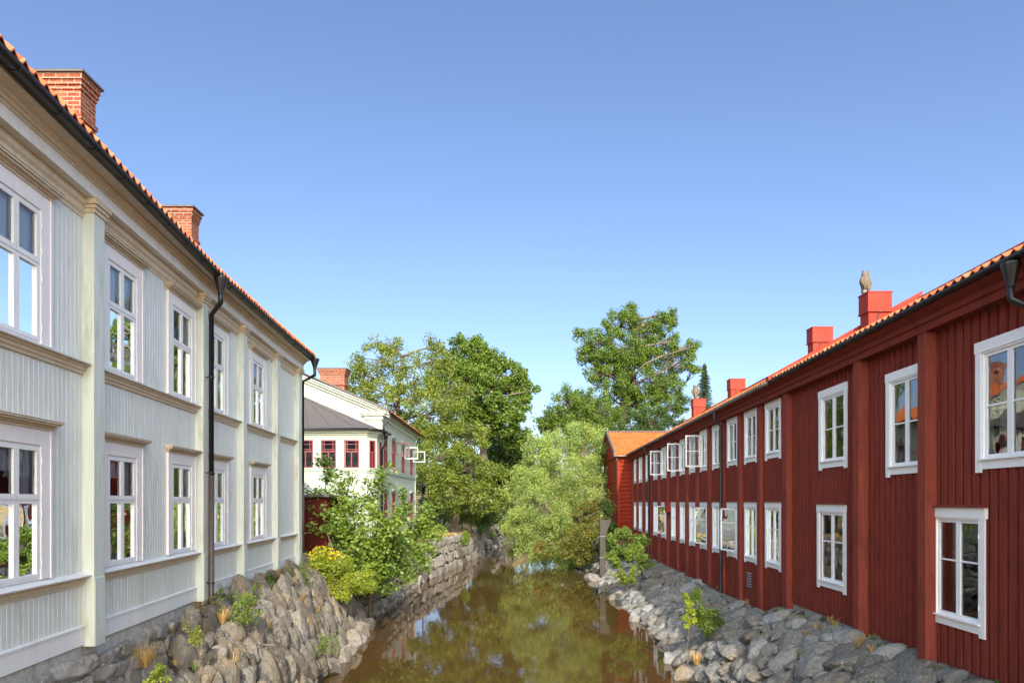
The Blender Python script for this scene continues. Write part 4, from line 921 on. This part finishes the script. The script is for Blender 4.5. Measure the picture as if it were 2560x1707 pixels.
def tree(name, label, cat, base, tr, lobes, mat, leaf=.2, per=60, clump=.55, fork=.35, group=None, dens=1.0, bark='bark', up=.6, droop=0, dead=0, aspect=.55, stems=1):
    """lobes: (x, y, z, r[, rz]) world metres"""
    th = thing(name, label, cat, base, group); base = Vector(base)
    top = Vector(max(lobes, key=lambda l: l[2])[:3]); mb = MB(); cl = []
    cx = sum(l[0] for l in lobes) / len(lobes); cy = sum(l[1] for l in lobes) / len(lobes)
    zmin = min(l[2] for l in lobes); fk = base + Vector(((cx - base.x) * .4, (cy - base.y) * .4, max(.5, (zmin - base.z) * 1.0)))
    if stems == 1: limb(mb, base - Vector((0, 0, .5)), fk, tr * 1.25, tr * .8, .03, 10, 6)
    crown_top = Vector((cx, cy, top.z - 1)); 
    if stems == 1: axis_pts = limb(mb, fk, crown_top, tr * .7, tr * .08, .09, 8, 8)
    else: axis_pts = [base + Vector((random.uniform(-.2, .2), random.uniform(-.2, .2), 0)) for _ in range(4)]
    for l in lobes:
        c = Vector(l[:3]); r = l[3]; rz = l[4] if len(l) > 4 else r * .85
        cand = [p for p in axis_pts if p.z < c.z - r * .15] or [axis_pts[0]]
        p0 = min(cand, key=lambda p: (p - c).length + abs((c.z - p.z) - (Vector((p.x, p.y, 0)) - Vector((c.x, c.y, 0))).length * .6) * .5)
        lp = limb(mb, p0, c, tr * .30, tr * .09, .16, 7, 5)
        n = max(3, int(dens * 9 * (r / clump) ** 1.75 * .42)); pts = lobe_pts(c, (r, r, rz), n); cl.append(pts)
        for q in pts[:: 2 if len(pts) > 30 else 1]:
            a = lp[random.choice((3, 4, 5))]; limb(mb, a, q, tr * .10, tr * .025, .1, 4, 3)
    if dead:
        for k in range(dead):
            l = random.choice(lobes); a = Vector(l[:3]); d = Vector((random.gauss(0, 1), -abs(random.gauss(0, 1)), random.uniform(.2, 1.4))).normalized(); pp = limb(mb, a, a + d * l[3] * 1.1, tr * .11, .01, .08, 5, 5)
            for m_ in range(5): q0 = pp[random.choice((2, 3, 4))]; limb(mb, q0, q0 + (d + Vector((random.gauss(0, .7), random.gauss(0, .7), random.gauss(0, .6)))) * l[3] * .45, tr * .06, .006, .1, 4, 3)
    obj('trunk', mb, bark, th, True)
    cl = np.vstack(cl); V, F = leaves(cl, int(per * 2.0), clump, leaf, up, aspect, droop=droop)
    np_obj('crown', V, F, mat, th); return th
# image position (pixels of a 2352-wide view) at a distance -> metres
def at(px, py, Y): return ((px - 1176) / 1568 * Y, Y, EYE + (1151 - py) / 1568 * Y)
def LB_(Y, *ls): # lobes given as (px, py, radius px[, dY])
    out = []
    for l in ls:
        x, y, z = at(l[0], l[1], Y + (l[3] if len(l) > 3 else 0)); out.append((x, y, z, l[2] * Y / 1568))
    return out
tree('ash_tree', 'tall yellowish green ash with pale dead branches behind the house chimney', 'tree', (-9.2, 60, 2.3), .42,
     LB_(58, (880, 830, 60), (835, 880, 48), (960, 870, 62, -2), (1000, 830, 45, 1), (900, 930, 75, -2), (990, 950, 72, -3), (930, 1010, 60, -3), (855, 960, 55), (1040, 920, 50, 1), (905, 795, 26), (815, 850, 24), (1000, 795, 24)), 'leaf_yellow', .21, 46, .62, dead=7)
tree('maple_tree', 'broad dark green maple with rounded top right of the ash', 'tree', (-3.6, 72, 3.2), .45,
     LB_(70, (1070, 815, 55), (1115, 830, 50), (1150, 870, 52), (1040, 870, 60, -2), (1100, 900, 70, -3), (1195, 880, 32), (1190, 935, 36, -1), (1150, 960, 50, -2), (1215, 900, 18), (1060, 960, 60, -2), (1185, 1000, 32)), 'leaf_mid', .27, 60, .62, dens=1.15, aspect=.75)
tree('elm_tree', 'dense green tree with low branches above the grass terrace', 'tree', (-5.0, 56, 2.3), .35,
     LB_(54, (1010, 1050, 62), (1070, 1080, 62), (1030, 1130, 55, -1), (1110, 1140, 45), (990, 1100, 40, -1), (1120, 1175, 30, 8), (1085, 1175, 30, 6), (1050, 1150, 34, 2), (1080, 1010, 55, 1), (1135, 1090, 40, 2), (1000, 1000, 45, 1)), 'leaf_yellow', .19, 52, .5, aspect=.6)
tree('shade_tree', 'dark tree in the gap between the maple and the willow', 'tree', (-.8, 84, 4), .35,
     LB_(82, (1180, 1030, 48), (1140, 1090, 50), (1190, 1090, 42), (1130, 1160, 42), (1155, 1140, 36), (1150, 1020, 45), (1110, 1090, 50)), 'leaf_dark', .28, 60, .7, aspect=.7)
tree('big_ash_tree', 'tallest open-crowned tree with visible limbs behind the orange log house roof', 'tree', (14.3, 88, 3.5), .62,
     LB_(86, (1425, 745, 42), (1475, 750, 38), (1530, 745, 30), (1375, 790, 42), (1340, 815, 26), (1430, 800, 55, -2), (1500, 810, 52, 1), (1565, 830, 36), (1590, 800, 20), (1400, 860, 55, -2), (1460, 870, 60), (1530, 880, 45), (1330, 770, 16), (1535, 722, 16), (1445, 715, 20), (1590, 845, 16), (1500, 930, 52), (1430, 930, 55), (1470, 800, 45), (1550, 790, 26), (1390, 830, 40)), 'leaf_mid', .25, 60, .66, dens=1.0, dead=8)
tree('round_tree', 'lower rounded dark tree left of the tallest tree, above the willow', 'tree', (9, 80, 3.5), .4,
     LB_(78, (1300, 930, 48), (1350, 920, 42), (1270, 960, 34), (1330, 970, 52), (1385, 950, 46), (1260, 975, 24), (1390, 985, 40)), 'leaf_mid', .23, 56, .62, dens=1.1)
tree('dark_tree', 'dense dark green trees base behind the orange roof ridge', 'tree', (19, 76, 3), .4,
     LB_(74, (1440, 980, 45), (1490, 970, 42), (1540, 960, 40), (1570, 930, 26), (1410, 1020, 40), (1500, 1010, 40)), 'leaf_dark', .22, 60, .6)
# spruce
def spruce(name, label, base, h, r, layers=26):
    th = thing(name, label, 'tree', base); mb = MB(); b = Vector(base); mb.tube([b, b + Vector((0, 0, h))], [.22, .02], 8); cs = [(b.x, b.y, b.z + h * .97)]
    for k in range(layers * 12):
        f = k / (layers * 12); f = f ** .8; z = b.z + h * (.12 + .87 * f); rr = r * (1 - f) ** .8 * 1.15 + .05; t = k * 2.4 + random.random()
        L = rr * random.uniform(.55, 1.15); e = b + Vector((math.cos(t) * L, math.sin(t) * L, 0)); e.z = z - L * .3; limb(mb, (b.x, b.y, z), e, .03, .008, .03, 4, 3)
        for m_ in range(6): q = Vector((b.x, b.y, z)).lerp(e, .15 + .85 * m_ / 5); cs.append((q.x, q.y, q.z - .06))
    obj('trunk', mb, 'bark', th); V, F = leaves(cs, 18, (.17, .17, .12), .2, .2, .3, droop=.5); np_obj('crown', V, F, 'needle', th)
x, y, z = at(1618, 1050, 92); spruce('spruce_tree', 'pointed dark spruce behind the farthest red chimney', (x, y, 4), EYE + (1151 - 832) / 1568 * 92 - 4, 2.9)
# willow
tree('willow_tree', 'large silvery green willow hanging over the water in the middle', 'tree', (5.2, 57, .6), .17,
     LB_(55, (1290, 1030, 58), (1350, 1030, 55), (1240, 1070, 55), (1300, 1100, 85, -2), (1200, 1130, 50), (1245, 1160, 72, -3), (1340, 1140, 62, -2), (1195, 1200, 42, -3), (1260, 1230, 55, -3), (1225, 1030, 34), (1375, 1075, 42), (1165, 1170, 26), (1310, 1200, 60, -3), (1330, 985, 26), (1385, 1020, 28), (1195, 1245, 30, -3), (1240, 1265, 26, -4), (1290, 1275, 26, -4), (1330, 1262, 34, -3), (1180, 1215, 30, -2), (1210, 1090, 40), (1215, 1272, 20, -5), (1265, 1280, 20, -6), (1310, 1284, 20, -6), (1350, 1290, 18, -6), (1185, 1262, 18, -1), (1240, 1290, 9, -6), (1290, 1295, 9, -7)), 'leaf_willow', .17, 95, .55, dens=1.1, up=.35, aspect=.32, droop=.5)
tree('hawthorn_bush', 'darker bush with rusty tinted leaves overhanging the water right of the willow', 'bush', (6.9, 48.5, .9), .14,
     LB_(47.5, (1345, 1180, 32), (1330, 1240, 38, -1), (1360, 1215, 30), (1300, 1260, 28, -1), (1345, 1275, 24, -1), (1375, 1160, 22), (1250, 1262, 28)), 'leaf_rust', .13, 70, .34, aspect=.55)
tree('low_bush', 'dark green bushes at the back of the terrace behind the lantern', 'bush', (-6.5, 62, 2.2), .1,
     LB_(61, (985, 1165, 26), (1010, 1185, 22), (1040, 1165, 26), (1020, 1150, 26), (1080, 1180, 24), (1110, 1190, 22)), 'leaf_dark', .17, 60, .45)
tree('alder_bush', 'dark shaded bush between the concrete pillar and the log house corner', 'bush', (7.3, 47.6, 1), .1,
     LB_(47, (1395, 1165, 20), (1400, 1205, 22), (1395, 1245, 20)), 'leaf_dark', .13, 60, .34)
# left: foreground sapling clump
def sapling(name, label, base, stems, mat, leaf, per, lab_cat='bush', clump=.26, tr=.05, group=None):
    th = thing(name, label, lab_cat, base, group); mb = MB(); cs = []
    for tip in stems:
        pts = limb(mb, (base[0] + random.uniform(-.15, .15), base[1] + random.uniform(-.15, .15), base[2] - .1), tip, tr, tr * .2, .10, 6, 8)
        for k in range(2, 9):
            q0 = pts[k]
            for m_ in range(4 if k < 8 else 2):
                f = (1.15 - k / 9) * (Vector(tip) - Vector(base)).length * .32
                d = Vector((random.gauss(0, 1), random.gauss(0, 1), random.uniform(-.1, .7))).normalized() * f * random.uniform(.6, 1.1)
                pp = limb(mb, q0, q0 + d, tr * .25, .004, .1, 4, 4)
                cs += [tuple(p) for p in pp[1 if clump > .1 else 3:]]
    obj('trunk', mb, 'bark', th, True); V, F = leaves(cs, per, clump, leaf, .9, .72); np_obj('crown', V, F, mat, th); return th
tips = [at(755, 1060, 26.5), at(800, 1110, 26), at(880, 1085, 27), at(930, 1140, 27.5), at(985, 1170, 28), at(735, 1150, 25.8), at(850, 1170, 25), at(900, 1200, 25.5), at(760, 1210, 25), at(1000, 1210, 28.5), at(915, 1235, 26.5)]
sapling('hazel_bush', 'large bright green leafy bush with upright stems on the rocks between the pale houses', (-5.7, 26.4, 1.2), tips, 'leaf_bright', .15, 15, clump=.32)
tree('shaded_bush', 'dark leafy undergrowth beneath the bright green bush at the cove', 'bush', (-5.6, 26.8, .7), .07,
     LB_(26, (850, 1290, 34), (880, 1330, 32), (830, 1340, 30, -1), (905, 1290, 24, 1), (790, 1260, 30)), 'leaf_mid', .12, 60, .26, aspect=.7)
tree('yellow_bush', 'low yellow-green bush with small yellow flowers at the corner of the long house', 'bush', (-6.2, 23.2, 2.1), .06,
     LB_(23, (745, 1285, 30), (780, 1305, 34), (815, 1325, 34), (735, 1325, 28), (785, 1355, 28), (838, 1345, 22)), 'leaf_lime', .075, 90, .2, aspect=.6)
fl = np.vstack([lobe_pts(at(*a), (.42, .3, .16), 50) for a in ((742, 1262, 22.8), (765, 1275, 22.8), (728, 1275, 22.8))])
V, F = leaves(fl, 4, .05, .05, .8, .8); o = np_obj('flowers', V, F, 'petal', bpy.data.objects['yellow_bush']); o['kind'] = 'stuff'
# right bank shrubs
tree('round_shrub', 'bright green rounded shrub at the far end of the right rock bank', 'bush', (6.6, 33.5, 1.0), .06,
     LB_(32.5, (1425, 1240, 28), (1450, 1265, 28), (1415, 1280, 24), (1470, 1250, 22), (1480, 1285, 18, -1), (1435, 1225, 14)), 'leaf_bright', .10, 80, .24, aspect=.6)
tree('dark_shrub', 'dark green shrub growing from the grey boulders in front of the downpipe', 'bush', (5.7, 19.6, .9), .04,
     LB_(19.3, (1615, 1400, 26), (1635, 1430, 24), (1610, 1440, 22), (1600, 1370, 16)), 'leaf_mid', .06, 100, .17, aspect=.5)
tree('sunlit_shrub_side', 'sunlit left side of the dark shrub, sunlight put into lime yellow leaves', 'bush', (5.0, 19.2, .6), .015,
     LB_(18.9, (1572, 1365, 5), (1580, 1385, 8), (1585, 1405, 9), (1590, 1425, 8), (1575, 1415, 7), (1578, 1435, 5)), 'leaf_lime', .07, 30, .08, aspect=.8)  # lime leaf colour stands in for sunlight on the dark shrub's left side
def weed(name, label, px, py, Y, hpx, mat='leaf_lime', leaf=.05, stems=7, per=3):
    b = at(px, py, Y); h = hpx / 1568 * Y; tp = [(b[0] + random.gauss(0, h * .3), b[1] + random.gauss(0, h * .15), b[2] + h * random.uniform(.6, 1)) for _ in range(stems)]
    return sapling(name, label, b, tp, mat, leaf, per, 'plant', .05, .008)
weed('leafy_sapling', 'thin green sapling on the sunlit rocks right of the brown downpipe', 555, 1440, 14.3, 100, 'leaf_bright', .05, 9, 4)
weed('creeper', 'trail of lime green leaves hanging beside the grass tuft on the left rocks', 445, 1478, 12.0, 60, 'leaf_lime', .04, 4, 2)
weed('small_weed', 'small bright weed low on the left rocks near the water', 745, 1500, 17.2, 55, 'leaf_bright', .045, 5, 3)
weed('small_weed', 'tiny green weed at the bottom edge of the left rocks', 365, 1562, 10.5, 40, 'leaf_lime', .045, 4, 2)
weed('yellow_weed', 'yellowing weeds on the rocks below the round green shrub', 1440, 1345, 30.5, 50, 'leaf_lime', .07, 8, 6)
weed('small_weed', 'little green plant on the wall of the grass terrace', 1065, 1250, 50, 30, 'leaf_bright', .13, 7, 7)
weed('small_weed', 'climbing weed beside the corner foundation below the yellow bush', 690, 1345, 20.5, 60, 'leaf_bright', .045, 5, 3)
def tuft(name, label, px, py, Y, h, n=90, kind=None):
    b = Vector(at(px, py, Y)); V = []; F = []
    for k in range(n):
        a = random.uniform(0, 6.28); l = random.uniform(.5, 1) * h; d = Vector((math.cos(a), math.sin(a), 0)); p = b + d * random.uniform(0, h * .15); s = Vector((-d.y, d.x, 0)) * .004
        q = p + d * l * .35 + Vector((0, 0, l * .7)); r_ = p + d * l * .75 + Vector((0, 0, l * random.uniform(.5, .95))); i = len(V)
        V += [p - s, p + s, q + s * .8, q - s * .8, r_ + s * .2, r_ - s * .2]; F += [(i, i + 1, i + 2, i + 3), (i + 3, i + 2, i + 4, i + 5)]
    return tag(np_obj(name, V, F, 'straw', None, tuple(b)), label, 'grass tuft')
tuft('dry_grass', 'straw coloured grass tuft on the rocks beside the stone foundation', 335, 1530, 11.2, .5, 160)
tuft('dry_grass', 'dry grass at the foot of the brown downpipe', 512, 1430, 14.0, .4, 110)
tuft('dry_grass', 'small straw tuft in the middle of the left rocks', 540, 1495, 14.0, .3, 90)
tuft('dry_grass', 'orange-brown dry grass at the right water edge', 1600, 1525, 18.3, .45, 150)
# dead twigs on the left rocks
mb = MB(); b = at(600, 1480, 14.6)
for k in range(6): limb(mb, b, at(600 + random.uniform(-110, 60), 1490 + random.uniform(-30, 90), 14.0), .012, .004, .12, 5, 6)
tag(obj('dead_twigs', mb, 'deadwood', None, True, b), 'bare dead twigs lying over the left rocks', 'twigs')
# weeds and dry stems in the crevices
def crevice(fn, y0, y1, n, name, label, mat, h, parent):
    V = []; F = []
    for k in range(n):
        y = random.uniform(y0, y1); t = random.choice((random.uniform(0, .3), random.uniform(0, 1.0))); x, _, z = fn(y, t); b = Vector((x, y, z + .05)); hh = h * random.uniform(.5, 1.3)
        for j in range(random.choice((14, 22, 34))):
            a = random.uniform(0, 6.28); d = Vector((math.cos(a), math.sin(a), 0)); l = hh * random.uniform(.4, 1); p = b + d * hh * random.uniform(0, .3); sd = Vector((-d.y, d.x, 0)) * .006
            q = p + d * l * .3 + Vector((0, 0, l * .7)); r_ = p + d * l * .7 + Vector((0, 0, l * .8)); i = len(V)
            V += [p - sd, p + sd, q + sd, q - sd, r_ + sd * .2, r_ - sd * .2]; F += [(i, i + 1, i + 2, i + 3), (i + 3, i + 2, i + 4, i + 5)]
    o = np_obj(name, V, F, mat, parent); o['kind'] = 'stuff'
crevice(bankL, 9, 29, 110, 'dry_stems', '', 'straw', .28, bank); crevice(bankL, 9, 29, 90, 'green_weeds', '', 'leaf_mid', .2, bank)
crevice(bankR, 9, 46, 50, 'dry_stems', '', 'straw', .22, rb); crevice(bankR, 9, 46, 80, 'green_weeds', '', 'leaf_mid', .18, rb)
# terrace grass
N = 16000; gxy = np.stack([RNG.uniform(-8, -2.5, N), RNG.uniform(41.5, 64, N)], 1); keep = [i for i in range(N) if gxy[i, 0] < edgeL(gxy[i, 1]) - .7]
P = np.array([(gxy[i, 0], gxy[i, 1], land(*gxy[i]) + .04) for i in keep]); V, F = leaves(P, 1, .05, .14, -.1, .18)
tag(np_obj('terrace_grass', V, F, 'straw'), 'dry straw-coloured grass on the terrace above the stone wall', kind='stuff')
tree('terrace_shrub', 'low round green shrub at the back of the grass terrace', 'bush', (-4.1, 57.5, 2.2), .08, LB_(57, (1045, 1190, 20), (1062, 1182, 18)), 'leaf_mid', .13, 70, .35)
# iron railing far away
rl = thing('iron_railing', 'small pale iron railing far off left of the willow', 'railing', (-3.2, 88, 4.7)); mb = MB()
xs = np.arange(-3.9, -1.6, .16)
for x_ in xs: mb.box(x_ - .02, x_ + .02, 88, 88.03, 4.6, 6.05)
obj('baluster', mb, 'grey_metal', rl); mb = MB(); mb.box(-4, -1.6, 87.99, 88.04, 5.85, 5.92); mb.box(-4, -1.6, 87.99, 88.04, 4.8, 4.86); obj('rail', mb, 'grey_metal', rl)
tree('wall_shrub', 'dark green shrubs spilling over the far stone wall at the bend', 'bush', (-3.4, 70, 2.8), .08, LB_(68, (1110, 1195, 20), (1135, 1185, 18), (1095, 1215, 14), (1150, 1200, 14, 4), (1125, 1222, 9)), 'leaf_dark', .17, 70, .4)
tree('wall_bush', 'green bush growing over the top edge of the wall below the pale green house', 'bush', (-6.0, 37.5, 2.3), .05, LB_(36.5, (965, 1225, 15), (945, 1232, 14), (985, 1218, 10)), 'leaf_bright', .11, 60, .28)
# distant wood closing the view
cs = []
for k in range(900):
    x = random.uniform(-90, 110); y = random.uniform(125, 190); gz = land(x, y); cs.append((x, y, gz + random.uniform(1, 13) + 3 * math.sin(x * .13)))
V, F = leaves(cs, 34, 2.4, .9, .6, .7); tag(np_obj('distant_wood', V, F, 'leaf_mid'), 'far-off green wood closing the river view', kind='stuff')
